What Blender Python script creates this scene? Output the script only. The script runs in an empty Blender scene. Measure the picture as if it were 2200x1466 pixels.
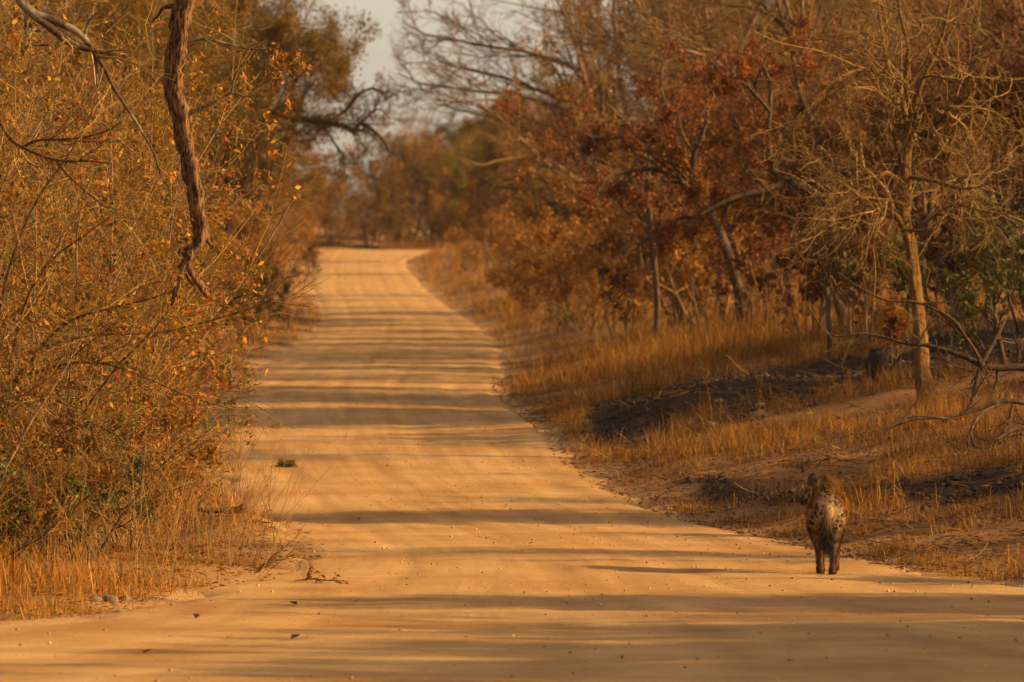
import bpy, math, random
import numpy as np
from mathutils import Vector

# ------------------------------------------------------------------ camera, world, sun, exposure
S = bpy.context.scene
COL = S.collection
R = math.radians
FOC = 12605.0            # pixels (of a 2200 px wide picture) per unit tangent
CAMZ = 2.08
cam = bpy.data.cameras.new('camera'); camo = bpy.data.objects.new('camera', cam); COL.objects.link(camo)
cam.sensor_width = 36.0; cam.lens = 36.0 * FOC / 2200.0
cam.clip_start = 0.5; cam.clip_end = 6000
cam.dof.use_dof = True; cam.dof.focus_distance = 56.0; cam.dof.aperture_fstop = 4.3
camo.location = (0, 0, CAMZ); camo.rotation_euler = (R(90), 0, 0)
S.camera = camo

HAZE = 0.00006
SUN_EL, SUN_BACK = R(21), R(10)       # sun stands to the right, a little behind the camera
sunv = Vector((math.cos(SUN_EL) * math.cos(SUN_BACK), -math.cos(SUN_EL) * math.sin(SUN_BACK), math.sin(SUN_EL)))
W = bpy.data.worlds.new('World'); S.world = W; W.use_nodes = True
wn = W.node_tree; wn.nodes.clear()
sky = wn.nodes.new('ShaderNodeTexSky'); sky.sky_type = 'NISHITA'; sky.sun_disc = False
sky.sun_elevation = SUN_EL; sky.sun_rotation = R(90) + SUN_BACK
sky.air_density = 1.0; sky.dust_density = 2.0; sky.ozone_density = 1.0
hs = wn.nodes.new('ShaderNodeHueSaturation'); hs.inputs['Saturation'].default_value = 0.5
mul = wn.nodes.new('ShaderNodeMix'); mul.data_type = 'RGBA'; mul.blend_type = 'MULTIPLY'
mul.inputs[0].default_value = 1.0; mul.inputs[7].default_value = (1.0, 0.86, 0.76, 1)
bg = wn.nodes.new('ShaderNodeBackground'); bg.inputs['Strength'].default_value = 0.114
wo = wn.nodes.new('ShaderNodeOutputWorld')
wn.links.new(sky.outputs[0], hs.inputs['Color']); wn.links.new(hs.outputs[0], mul.inputs[6])
wn.links.new(mul.outputs[2], bg.inputs['Color']); wn.links.new(bg.outputs[0], wo.inputs['Surface'])
sun = bpy.data.lights.new('sun', 'SUN'); suno = bpy.data.objects.new('sun', sun); COL.objects.link(suno)
sun.energy = 5.0; sun.angle = R(0.55); sun.color = (1.0, 0.69, 0.30)
suno.rotation_euler = sunv.to_track_quat('Z', 'Y').to_euler(); suno.location = (40, -10, 20)
S.view_settings.view_transform = 'Standard'; S.view_settings.look = 'None'
S.view_settings.gamma = 1.0; S.view_settings.use_curve_mapping = False
S.view_settings.exposure = 0.96
try:
    S.cycles.use_denoising = True; S.cycles.max_bounces = 6; S.cycles.transparent_max_bounces = 4
    S.cycles.diffuse_bounces = 3; S.cycles.glossy_bounces = 1; S.cycles.transmission_bounces = 2
except Exception:
    pass

# ------------------------------------------------------------------ small helpers
def tag(o, label=None, cat=None, group=None, kind=None):
    for k, v in (('label', label), ('category', cat), ('group', group), ('kind', kind)):
        if v: o[k] = v
    return o

def np_mesh(name, verts, quads=None, tris=None, smooth=True):
    me = bpy.data.meshes.new(name)
    verts = np.asarray(verts, dtype=np.float32).reshape(-1, 3)
    q = np.zeros((0, 4), np.int32) if quads is None else np.asarray(quads, np.int32).reshape(-1, 4)
    t = np.zeros((0, 3), np.int32) if tris is None else np.asarray(tris, np.int32).reshape(-1, 3)
    me.vertices.add(len(verts)); me.vertices.foreach_set('co', verts.ravel())
    me.loops.add(len(q) * 4 + len(t) * 3)
    me.loops.foreach_set('vertex_index', np.concatenate([q.ravel(), t.ravel()]))
    me.polygons.add(len(q) + len(t))
    me.polygons.foreach_set('loop_start', np.concatenate([np.arange(len(q)) * 4, len(q) * 4 + np.arange(len(t)) * 3]).astype(np.int32))
    if smooth: me.polygons.foreach_set('use_smooth', np.ones(len(q) + len(t), dtype=bool))
    me.update(calc_edges=True); me.validate()
    return me

def link(name, me, mat=None, parent=None, kind=None):
    o = bpy.data.objects.new(name, me); COL.objects.link(o)
    if mat is not None and me is not None and len(me.materials) == 0: me.materials.append(mat)
    if parent is not None: o.parent = parent
    if kind: o['kind'] = kind
    return o

def empty(name, loc=(0, 0, 0), rz=0.0, sc=1.0):
    o = bpy.data.objects.new(name, None); COL.objects.link(o)
    o.location = loc; o.rotation_euler = (0, 0, rz); o.scale = (sc, sc, sc); o.empty_display_size = 0.2
    return o

KIDS = {}
def copy_thing(root, fine=True):
    c = root.copy(); COL.objects.link(c)
    for ch in KIDS[root.name]:
        if not fine and ch.name.startswith('leaf'): continue
        d = ch.copy(); COL.objects.link(d); d.parent = c
    return c

# ------------------------------------------------------------------ noise + terrain
def hash2(ix, iy, seed):
    n = (ix.astype(np.int64) * 374761393 + iy.astype(np.int64) * 668265263 + seed * 1442695041) & 0x7fffffff
    n = ((n ^ (n >> 13)) * 1274126177) & 0x7fffffff
    return ((n ^ (n >> 16)) & 0xffff) / 65535.0

def vnoise(x, y, seed=0):
    x = np.asarray(x, float); y = np.asarray(y, float)
    ix = np.floor(x); iy = np.floor(y); fx = x - ix; fy = y - iy
    fx = fx * fx * (3 - 2 * fx); fy = fy * fy * (3 - 2 * fy)
    a = hash2(ix, iy, seed); b = hash2(ix + 1, iy, seed); c = hash2(ix, iy + 1, seed); d = hash2(ix + 1, iy + 1, seed)
    return (a * (1 - fx) + b * fx) * (1 - fy) + (c * (1 - fx) + d * fx) * fy - 0.5

def fbm(x, y, seed=0, o=3):
    s = 0; a = 1.0
    for k in range(o):
        s = s + a * vnoise(x * 2 ** k + 17 * k, y * 2 ** k - 9 * k, seed + k); a *= 0.5
    return s

def sstep(a, b, x):
    t = np.clip((x - a) / (b - a), 0, 1); return t * t * (3 - 2 * t)

ROAD = [  # depth, left edge, right edge (metres), height
    (26, -14.0, 15.0, -.03), (36, -8.0, 13.0, -.01), (41, -4.6, 9.0, -.01), (44, -3.15, 6.4, -.01), (48, -2.75, 4.9, 0.0), (52, -2.1, 3.75, 0.0),
    (56, -2.04, 3.25, .03), (60, -2.36, 2.66, .06), (64, -2.74, 2.03, .10), (68, -3.16, 1.62, .17), (74, -3.85, 1.0, .40),
    (80, -4.28, .63, .66), (88, -4.66, .35, .92), (99, -5.1, -.12, 1.18), (112, -5.11, -.11, 1.45), (125, -5.06, -.17, 1.72),
    (155, -5.5, -.55, 2.15), (187, -5.93, -1.07, 2.6), (230, -7.48, -2.55, 3.4), (270, -9.17, -3.96, 4.5),
    (312, -10.4, -5.45, 5.8), (340, -11.2, -6.12, 6.7), (370, -12.0, -5.6, 7.6), (392, -12.2, -3.7, 8.15),
    (402, -11.5, 2.0, 8.2), (410, -9.0, 12.0, 8.5), (500, -9.0, 12.0, 12), (3500, -9, 12, 40)]
_rd = np.array(ROAD)
_yy = np.concatenate([np.arange(20, 500, 0.5), np.arange(500, 3600, 50)])
def _sm(col):
    v = np.interp(_yy, _rd[:, 0], _rd[:, col]); k = np.hanning(13); k /= k.sum()
    return np.convolve(np.pad(v, 6, mode='edge'), k, mode='valid')
_L, _R, _Z = _sm(1), _sm(2), _sm(3)
Ledge = lambda y: np.interp(y, _yy, _L)
Redge = lambda y: np.interp(y, _yy, _R)
Zroad = lambda y: np.interp(y, _yy, _Z)

def H(x, y):
    """height of the land at x, y"""
    x = np.asarray(x, float); y = np.asarray(y, float)
    l, r, z = Ledge(y), Redge(y), Zroad(y)
    dr = np.maximum(x - r, 0); dl = np.maximum(l - x, 0)
    kr = sstep(48, 62, y) * 0.19 + 0.01
    near = np.minimum(dr, 6.5); far = np.maximum(dr - 6.5, 0)
    rise = kr * (np.sqrt(near ** 2 + 0.16) - 0.4) + 0.035 * np.minimum(far, 60)
    rise = rise + 0.07 * np.minimum(dl, 20)
    # graded berm thrown up along the left edge
    rise = rise + 0.24 * np.exp(-((l - x - 0.55) / 0.6) ** 2 - ((y - 61.5) / 2.0) ** 2) * (x < l + 0.6)
    # hump of the burnt bank
    bx, by = x - 2.6, y - 83.0
    rise = rise + 0.30 * np.exp(-(bx / 2.2) ** 2 - (by / 4.0) ** 2)
    off = np.clip((dr + dl) / 1.0, 0, 1)
    s = np.clip((x - l) / np.maximum(r - l, .1), 0, 1)
    camber = 0.03 * (1 - (2 * s - 1) ** 2) * (y > 50)
    n = off * (0.16 * fbm(x / 2.3, y / 2.6, 3, 3) + 0.09 * fbm(x / .7, y / .9, 43, 2)) + (1 - off) * (0.019 * fbm(x / 2.4, y / 2.2, 7, 3) + 0.012 * vnoise(x / .5, y / .35, 21) + 0.006 * vnoise(x / .22, y / .2, 23))
    return z + rise + camber + n

def burnt(x, y):
    """how charred the verge is (0..1): an old fire scar crossing the right bank"""
    l = x - Redge(y)
    cy = 80.4 + 0.9 * np.clip(l - 0.4, 0, 9)                # scar runs back as it climbs
    d = np.abs(y - cy) / (3.2 + 0.55 * np.clip(l, 0, 8))
    m = 1.1 * np.exp(-d ** 2 * 1.3) * sstep(0.1, 0.8, l) * (1 - sstep(9, 14, l))
    m2 = 0.95 * np.exp(-((y - 71 + 3.7 * l) / 2.4) ** 2) * sstep(.4, 1.0, l) * (1 - sstep(3.5, 5, l))
    n = fbm(x / 1.1, y / 2.0, 11, 3) + .8 * fbm(x / .35, y / .8, 19, 2)
    return np.clip((np.maximum(m, m2) + 0.72 * n - 0.14) * 2.2, 0, 1)

def at(px, py, y):
    return ((px - 1100.0) / FOC * y, y, CAMZ + (733.0 - py) / FOC * y)
def ground_at(px, py):
    ys = np.arange(30, 420, 0.05); xs = (px - 1100.0) / FOC * ys; zs = CAMZ + (733.0 - py) / FOC * ys
    hit = np.argmax(H(xs, ys) >= zs); return float(xs[hit]), float(ys[hit]), float(H(xs[hit], ys[hit]))

# ------------------------------------------------------------------ materials
def new_mat(name, rough=0.85, spec=0.2):
    m = bpy.data.materials.new(name); m.use_nodes = True
    b = m.node_tree.nodes['Principled BSDF']; b.inputs['Roughness'].default_value = rough
    b.inputs['Specular IOR Level'].default_value = spec
    return m, m.node_tree, b
def N(nt, kind, **kw):
    n = nt.nodes.new(kind)
    for k, v in kw.items():
        if k in n.inputs: n.inputs[k].default_value = v
        else: setattr(n, k, v)
    return n
def ramp(nt, stops, interp='LINEAR'):
    r = nt.nodes.new('ShaderNodeValToRGB'); r.color_ramp.interpolation = interp
    e = r.color_ramp.elements
    while len(e) < len(stops): e.new(0.5)
    for k, (p, c) in enumerate(stops):
        e[k].position = p; e[k].color = (c[0], c[1], c[2], 1)
    return r

def rich(c, k=1.13):
    l = .3 * c[0] + .6 * c[1] + .1 * c[2]
    return tuple(max(.004, l + k * (v_ - l)) for v_ in c)
def leaf_mat(name, cols, trans=0.4, rough=0.6):
    cols = [rich(c) for c in cols]
    m, nt, b = new_mat(name, rough, 0.25)
    g = N(nt, 'ShaderNodeNewGeometry')
    st = [(k / len(cols), c) for k, c in enumerate(cols)]
    r = ramp(nt, st, 'CONSTANT')
    nt.links.new(g.outputs['Random Per Island'], r.inputs[0])
    oi = N(nt, 'ShaderNodeObjectInfo'); mr = N(nt, 'ShaderNodeMapRange'); mr.inputs['To Min'].default_value = .75; mr.inputs['To Max'].default_value = 1.25
    nt.links.new(oi.outputs['Random'], mr.inputs['Value'])
    hv = N(nt, 'ShaderNodeHueSaturation'); nt.links.new(mr.outputs[0], hv.inputs['Value']); nt.links.new(r.outputs[0], hv.inputs['Color'])
    nt.links.new(hv.outputs[0], b.inputs['Base Color'])
    t = N(nt, 'ShaderNodeBsdfTranslucent'); nt.links.new(hv.outputs[0], t.inputs['Color'])
    mx = N(nt, 'ShaderNodeMixShader'); mx.inputs[0].default_value = trans
    nt.links.new(b.outputs[0], mx.inputs[1]); nt.links.new(t.outputs[0], mx.inputs[2])
    nt.links.new(mx.outputs[0], nt.nodes['Material Output'].inputs['Surface'])
    return m

def bark_mat(name, dark, light, scale=9.0, stretch=0.25, bump=0.6, lichen=None, lo=.36, hi=.64):
    dark, light = rich(dark), rich(light)
    m, nt, b = new_mat(name, 0.9, 0.15)
    tc = N(nt, 'ShaderNodeTexCoord'); mp = N(nt, 'ShaderNodeMapping'); mp.inputs['Scale'].default_value = (scale, scale, scale * stretch)
    nt.links.new(tc.outputs['Object'], mp.inputs['Vector'])
    n = N(nt, 'ShaderNodeTexNoise', Scale=1.6, Detail=7.0, Roughness=0.7); nt.links.new(mp.outputs[0], n.inputs['Vector'])
    r = ramp(nt, [(lo, dark), (hi, light)]); nt.links.new(n.outputs[0], r.inputs[0])
    out = r.outputs[0]
    if lichen:
        n2 = N(nt, 'ShaderNodeTexNoise', Scale=4.0, Detail=3.0); nt.links.new(tc.outputs['Object'], n2.inputs['Vector'])
        r2 = ramp(nt, [(0.52, (0, 0, 0)), (0.6, (1, 1, 1))]); nt.links.new(n2.outputs[0], r2.inputs[0])
        mx = N(nt, 'ShaderNodeMix', data_type='RGBA'); mx.inputs[7].default_value = (*lichen, 1)
        nt.links.new(r2.outputs[0], mx.inputs[0]); nt.links.new(out, mx.inputs[6]); out = mx.outputs[2]
    nt.links.new(out, b.inputs['Base Color'])
    bp = N(nt, 'ShaderNodeBump', Strength=bump, Distance=0.03); nt.links.new(n.outputs[0], bp.inputs['Height']); nt.links.new(bp.outputs[0], b.inputs['Normal'])
    return m

def twig_mat(name, cols):
    cols = [rich(c) for c in cols]
    m, nt, b = new_mat(name, 0.8, 0.2)
    g = N(nt, 'ShaderNodeNewGeometry'); r = ramp(nt, [(k / (len(cols) - 1), c) for k, c in enumerate(cols)])
    nt.links.new(g.outputs['Random Per Island'], r.inputs[0]); nt.links.new(r.outputs[0], b.inputs['Base Color'])
    return m

M = {}
M['thicket_leaf'] = leaf_mat('autumn_thicket_leaf', [(.40, .15, .018), (.26, .072, .013), (.16, .10, .016), (.32, .105, .018), (.09, .08, .014), (.21, .065, .012), (.45, .23, .022), (.10, .07, .013)])
M['yellow_leaf'] = leaf_mat('dry_yellow_leaf', [(.62, .36, .05), (.55, .24, .04), (.60, .42, .08)], 0.45)
M['olive_leaf'] = leaf_mat('olive_brown_leaf', [(.22, .125, .022), (.15, .105, .018), (.27, .125, .026), (.12, .085, .016), (.20, .09, .022)], .35)
M['rust_leaf'] = leaf_mat('rust_red_leaf', [(.24, .056, .012), (.15, .042, .011), (.28, .085, .015), (.11, .036, .010), (.18, .075, .018), (.085, .045, .013)], .35)
M['green_leaf'] = leaf_mat('dull_green_leaf', [(.07, .07, .014), (.11, .095, .018), (.045, .05, .012), (.15, .11, .02)], .3)
M['fargreen_leaf'] = leaf_mat('far_green_leaf', [(.13, .105, .02), (.17, .12, .022), (.09, .08, .016)], .35)
M['tan_leaf'] = leaf_mat('dry_tan_leaf', [(.27, .115, .026), (.21, .09, .02), (.17, .068, .015), (.33, .155, .04)], .35)
M['bark_dark'] = bark_mat('dark_bark', (.030, .020, .014), (.12, .075, .045))
M['bark_brown'] = bark_mat('brown_bark', (.055, .033, .02), (.22, .135, .075))
M['bark_pale'] = bark_mat('pale_bark', (.045, .022, .008), (.25, .135, .046), 30, .25, 1.0)
M['bark_grey'] = bark_mat('grey_lichen_bark', (.028, .017, .010), (.11, .068, .038), 22, .4, .8, lichen=(.19, .145, .085))
M['bark_dead'] = bark_mat('dead_flaking_bark', (.018, .010, .006), (.25, .13, .058), 30, .2, 1.0, None, .42, .60)
M['bark_deadgrey'] = bark_mat('weathered_dead_bark', (.018, .011, .007), (.085, .05, .027), 26, .4, .7)
M['bark_char'] = bark_mat('charred_bark', (.008, .006, .005), (.04, .025, .018))
M['twig_tan'] = twig_mat('tan_twig', [(.10, .047, .017), (.21, .11, .040), (.38, .225, .09)])
M['twig_pale'] = twig_mat('pale_twig', [(.06, .030, .010), (.16, .085, .028), (.36, .22, .08)])
M['twig_brown'] = twig_mat('brown_twig', [(.05, .028, .012), (.13, .07, .026), (.23, .13, .05)])
M['twig_dark'] = twig_mat('dark_twig', [(.025, .016, .010), (.07, .04, .02), (.13, .072, .03)])
M['bark_stem'] = bark_mat('thicket_stem_bark', (.06, .038, .022), (.26, .165, .09), 12, .25)
M['twig_thicket'] = twig_mat('thicket_twig', [(.035, .018, .005), (.09, .046, .012), (.19, .098, .026), (.42, .26, .095)])
M['grass'] = leaf_mat('dry_straw_grass', [(.34, .165, .032), (.24, .095, .020), (.46, .26, .065), (.17, .062, .013), (.32, .135, .024), (.09, .042, .012), (.27, .085, .016)], .3)
M['char_grass'] = leaf_mat('scorched_grass', [(.014, .009, .006), (.034, .018, .010), (.09, .042, .017), (.02, .012, .008)], .1)

def road_mat():
    m, nt, b = new_mat('gravel_road', 0.95, 0.1)
    uv = N(nt, 'ShaderNodeUVMap'); geo = N(nt, 'ShaderNodeNewGeometry')
    mp = N(nt, 'ShaderNodeMapping'); mp.inputs['Scale'].default_value = (22, 0.18, 1); nt.links.new(uv.outputs[0], mp.inputs['Vector'])
    streak = N(nt, 'ShaderNodeTexNoise', Scale=1.0, Detail=4.0, Roughness=.6); nt.links.new(mp.outputs[0], streak.inputs['Vector'])
    n1 = N(nt, 'ShaderNodeTexNoise', Scale=.55, Detail=5.0, Roughness=.6); nt.links.new(geo.outputs['Position'], n1.inputs['Vector'])
    n2 = N(nt, 'ShaderNodeTexNoise', Scale=24.0, Detail=5.0, Roughness=.8); nt.links.new(geo.outputs['Position'], n2.inputs['Vector'])
    base = ramp(nt, [(0.30, (.38, .175, .048)), (0.52, (.465, .252, .085)), (0.70, (.54, .315, .12))]); nt.links.new(n1.outputs[0], base.inputs[0])
    rs = ramp(nt, [(0.35, (.80, .78, .76)), (0.62, (1.08, 1.08, 1.08))]); nt.links.new(streak.outputs[0], rs.inputs[0])
    a = N(nt, 'ShaderNodeMix', data_type='RGBA', blend_type='MULTIPLY'); a.inputs[0].default_value = .8
    nt.links.new(base.outputs[0], a.inputs[6]); nt.links.new(rs.outputs[0], a.inputs[7])
    sx = N(nt, 'ShaderNodeSeparateXYZ'); nt.links.new(uv.outputs[0], sx.inputs[0])
    wv = N(nt, 'ShaderNodeTexNoise', Scale=.06, Detail=2.0); nt.links.new(geo.outputs['Position'], wv.inputs['Vector'])
    wob = N(nt, 'ShaderNodeMath', operation='MULTIPLY_ADD'); wob.inputs[1].default_value = .10; nt.links.new(wv.outputs[0], wob.inputs[0]); nt.links.new(sx.outputs['X'], wob.inputs[2])
    trk = ramp(nt, [(0, (1, 1, 1)), (.19, (1, 1, 1)), (.225, (1.16, 1.15, 1.12)), (.26, (.86, .85, .83)), (.30, (1, 1, 1)), (.42, (1.0, 1, 1)), (.455, (1.15, 1.15, 1.12)), (.50, (.84, .83, .81)), (.53, (1.08, 1.08, 1.06)), (.60, (.93, .92, .9)), (.66, (1.15, 1.14, 1.1)), (.70, (.88, .87, .85)), (.76, (1, 1, 1)), (.87, (1.12, 1.12, 1.1)), (.91, (.86, .85, .83)), (.95, (1, 1, 1))])
    nt.links.new(wob.outputs[0], trk.inputs[0])
    tm = N(nt, 'ShaderNodeMix', data_type='RGBA', blend_type='MULTIPLY'); tm.inputs[0].default_value = .55
    nt.links.new(a.outputs[2], tm.inputs[6]); nt.links.new(trk.outputs[0], tm.inputs[7]); a = tm
    rg = ramp(nt, [(0.28, (.55, .5, .47)), (0.46, (1, 1, 1)), (.6, (1, 1, 1)), (0.74, (1.25, 1.27, 1.3))]); nt.links.new(n2.outputs[0], rg.inputs[0])
    c = N(nt, 'ShaderNodeMix', data_type='RGBA', blend_type='MULTIPLY'); c.inputs[0].default_value = .95
    nt.links.new(a.outputs[2], c.inputs[6]); nt.links.new(rg.outputs[0], c.inputs[7])
    nt.links.new(c.outputs[2], b.inputs['Base Color'])
    ad = N(nt, 'ShaderNodeMath', operation='MULTIPLY_ADD'); ad.inputs[1].default_value = .6
    nt.links.new(streak.outputs[0], ad.inputs[0]); nt.links.new(n2.outputs[0], ad.inputs[2])
    bp = N(nt, 'ShaderNodeBump', Strength=.8, Distance=.03); nt.links.new(ad.outputs[0], bp.inputs['Height']); nt.links.new(bp.outputs[0], b.inputs['Normal'])
    return m

def ground_mat():
    m, nt, b = new_mat('bush_soil', 0.97, 0.05)
    geo = N(nt, 'ShaderNodeNewGeometry'); at_ = N(nt, 'ShaderNodeAttribute', attribute_name='burnt')
    n1 = N(nt, 'ShaderNodeTexNoise', Scale=.8, Detail=6.0, Roughness=.65); nt.links.new(geo.outputs['Position'], n1.inputs['Vector'])
    n2 = N(nt, 'ShaderNodeTexNoise', Scale=19.0, Detail=5.0, Roughness=.75); nt.links.new(geo.outputs['Position'], n2.inputs['Vector'])
    r1 = ramp(nt, [(.32, (.17, .07, .025)), (.5, (.27, .125, .045)), (.68, (.36, .185, .07))]); nt.links.new(n1.outputs[0], r1.inputs[0])
    r2 = ramp(nt, [(.30, (.35, .28, .22)), (.5, (.95, .95, .95)), (.72, (1.35, 1.3, 1.25))]); nt.links.new(n2.outputs[0], r2.inputs[0])
    a = N(nt, 'ShaderNodeMix', data_type='RGBA', blend_type='MULTIPLY'); a.inputs[0].default_value = .9
    nt.links.new(r1.outputs[0], a.inputs[6]); nt.links.new(r2.outputs[0], a.inputs[7])
    ash = ramp(nt, [(.30, (.008, .006, .005)), (.5, (.030, .018, .011)), (.62, (.09, .045, .018)), (.72, (.20, .10, .04))]); nt.links.new(n2.outputs[0], ash.inputs[0])
    c = N(nt, 'ShaderNodeMix', data_type='RGBA'); nt.links.new(at_.outputs['Fac'], c.inputs[0])
    du = N(nt, 'ShaderNodeAttribute', attribute_name='dust'); dc = N(nt, 'ShaderNodeMix', data_type='RGBA'); dc.inputs[7].default_value = (.44, .245, .095, 1)
    nt.links.new(du.outputs['Fac'], dc.inputs[0]); nt.links.new(a.outputs[2], dc.inputs[6])
    nt.links.new(dc.outputs[2], c.inputs[6]); nt.links.new(ash.outputs[0], c.inputs[7]); nt.links.new(c.outputs[2], b.inputs['Base Color'])
    bp = N(nt, 'ShaderNodeBump', Strength=.8, Distance=.05); nt.links.new(n2.outputs[0], bp.inputs['Height']); nt.links.new(bp.outputs[0], b.inputs['Normal'])
    return m
M['road'] = road_mat(); M['ground'] = ground_mat()

# ------------------------------------------------------------------ ground and road
def grid(xs, ys, zf):
    ny, nx = xs.shape
    v = np.stack([xs, ys, zf], -1).reshape(-1, 3)
    i = np.arange((ny - 1) * (nx - 1)); r = i // (nx - 1); c = i % (nx - 1); a = r * nx + c
    return v, np.stack([a, a + 1, a + nx + 1, a + nx], -1)

yr = np.concatenate([np.arange(-25, 24, 1.0), np.arange(24, 60, .2), np.arange(60, 130, .3), np.arange(130, 440, 1.2), np.geomspace(440, 800, 30)])
xo = np.concatenate([-np.geomspace(9, 300, 22)[::-1], np.arange(-8.6, 11.5, .28), np.geomspace(11.6, 300, 22)])
XX, YY = np.meshgrid(xo, yr)
rl, rr_ = Ledge(YY), Redge(YY)
inside = sstep(0, .5, XX - rl) * sstep(0, .5, rr_ - XX) * (YY < 415)
ZZ = H(XX, YY) - 0.10 * inside
v, q = grid(XX, YY, ZZ)
gm = np_mesh('ground', v, q)
dust = np.exp(-np.maximum(np.maximum(rl - XX, XX - rr_), 0) / .55 + 1.6 * fbm(XX / .8, YY / 1.2, 61, 3)) * .9
att = gm.attributes.new('dust', 'FLOAT', 'POINT'); att.data.foreach_set('value', np.clip(dust, 0, 1).ravel().astype(np.float32))
att = gm.attributes.new('burnt', 'FLOAT', 'POINT'); att.data.foreach_set('value', burnt(XX, YY).ravel().astype(np.float32))
ground = link('ground', gm, M['ground'], kind='structure')

ys_ = np.concatenate([np.arange(-24, 24.5, .5), np.arange(24.5, 70, .14), np.arange(70, 130, .3), np.arange(130, 408, 1.0)])
u = np.linspace(-.09, 1.09, 66)
U, Y2 = np.meshgrid(u, ys_)
wd = Redge(Y2) - Ledge(Y2)
jag = 0.42 * fbm(Y2 / 1.3, U * 0 + 3, 31, 3) * np.clip(np.abs(2 * U - 1), 0, 1.2) ** 4
X2 = Ledge(Y2) + U * wd + jag
ed = np.minimum(U, 1 - U) * wd
Z2 = H(X2, Y2) + 0.014 - 0.075 * (1 - sstep(-.22, .25, ed + .12 * fbm(X2 / .5, Y2 / .5, 77, 2)))
rut = 0
for c0 in (.20, .40, .61, .82):
    rut = rut - .008 * np.exp(-((U - c0 - .02 * vnoise(Y2 / 9, c0 * 50 + Y2 * 0, 5)) / .035) ** 2)
Z2 = Z2 + rut
v, q = grid(X2, Y2, Z2)
rm = np_mesh('dirt_road', v, q)
uvl = rm.uv_layers.new(name='UVMap')
li = np.empty(len(rm.loops), np.int32); rm.loops.foreach_get('vertex_index', li)
uvv = np.stack([U.ravel(), Y2.ravel()], -1).astype(np.float32)
uvl.data.foreach_set('uv', uvv[li].ravel())
road = link('dirt_road', rm, M['road'], kind='structure')

# ------------------------------------------------------------------ branches (vectorised)
def unit(a): return a / np.maximum(np.linalg.norm(a, axis=-1, keepdims=True), 1e-9)

def grow(rng, st, d, ln, r0, P, wig, up, tip):
    n = len(st); pts = np.zeros((n, P, 3)); pts[:, 0] = st; d = unit(d)
    for i in range(1, P):
        d = unit(d + wig * rng.normal(size=(n, 3)) + np.array([0, 0, up]))
        pts[:, i] = pts[:, i - 1] + d * (ln / (P - 1))[:, None]
    t = np.linspace(0, 1, P)[None]
    return pts, r0[:, None] * (1 - (1 - tip) * t)

def plen(pts): return np.linalg.norm(np.diff(pts, axis=1), axis=2).sum(1)

def spawn(rng, pts, rad, n, t0, t1, ang, sd, ratio, rr, P, wig, up, tip, absl=None, shrink=.5, flat=0):
    NB, PP, _ = pts.shape
    idx = np.repeat(np.arange(NB), n); m = len(idx)
    t = rng.uniform(t0, t1, m); f = t * (PP - 1); i = np.minimum(f.astype(int), PP - 2); w = (f - i)[:, None]
    st = pts[idx, i] * (1 - w) + pts[idx, i + 1] * w
    tg = unit(pts[idx, i + 1] - pts[idx, i]); rp = rad[idx, i] * (1 - w[:, 0]) + rad[idx, i + 1] * w[:, 0]
    rv = rng.normal(size=(m, 3)); rv[:, 2] *= (1 - flat); pr = unit(rv - (rv * tg).sum(1, keepdims=True) * tg)
    a = (ang + sd * rng.normal(size=m))[:, None]
    d = np.cos(a) * tg + np.sin(a) * pr
    L = (plen(pts)[idx] * ratio if absl is None else np.full(m, absl)) * (1 - shrink * t) * rng.uniform(.6, 1.35, m)
    return grow(rng, st, d, L, rp * rr, P, wig, up, tip)

def tubes(pts, rad, sides, rng=None, rough=0.0, cap=False):
    n, P, _ = pts.shape
    tg = unit(np.gradient(pts, axis=1))
    ref = np.where(np.abs(tg.mean(1)[:, 2:3]) > .8, np.array([[1., 0, 0]]), np.array([[0, 0, 1.]]))[:, None]
    uu = unit(np.cross(tg, ref)); vv = np.cross(tg, uu)
    a = np.linspace(0, 2 * np.pi, sides, endpoint=False)
    R_ = rad[..., None] * np.ones(sides)
    if rough and rng is not None:
        g = 1 + rough * rng.normal(size=(n, 1, sides)) + .6 * rough * rng.normal(size=(n, P, sides))
        R_ = R_ * np.clip(g, .5, 1.6)
    vtx = pts[:, :, None] + R_[..., None] * (np.cos(a)[:, None] * uu[:, :, None] + np.sin(a)[:, None] * vv[:, :, None])
    b = (np.arange(n) * P * sides)[:, None, None] + (np.arange(P - 1) * sides)[None, :, None]
    k = np.arange(sides)[None, None]; k2 = (k + 1) % sides
    quads = np.stack([b + k, b + k2, b + sides + k2, b + sides + k], -1).reshape(-1, 4)
    vtx = vtx.reshape(-1, 3); tris = None
    if cap:
        base = len(vtx); vtx = np.concatenate([vtx, pts[:, -1]])
        tb = (np.arange(n) * P * sides + (P - 1) * sides)[:, None]
        tris = np.stack([tb + np.arange(sides), tb + (np.arange(sides) + 1) % sides, np.repeat(base + np.arange(n), sides).reshape(n, sides)], -1).reshape(-1, 3)
    return vtx, quads, tris

def merge(parts):
    vs, qs, ts, o = [], [], [], 0
    for p in parts:
        vtx, qd, tr = p
        vs.append(vtx)
        if qd is not None and len(qd): qs.append(qd + o)
        if tr is not None and len(tr): ts.append(tr + o)
        o += len(vtx)
    return np.concatenate(vs), (np.concatenate(qs) if qs else None), (np.concatenate(ts) if ts else None)

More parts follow.
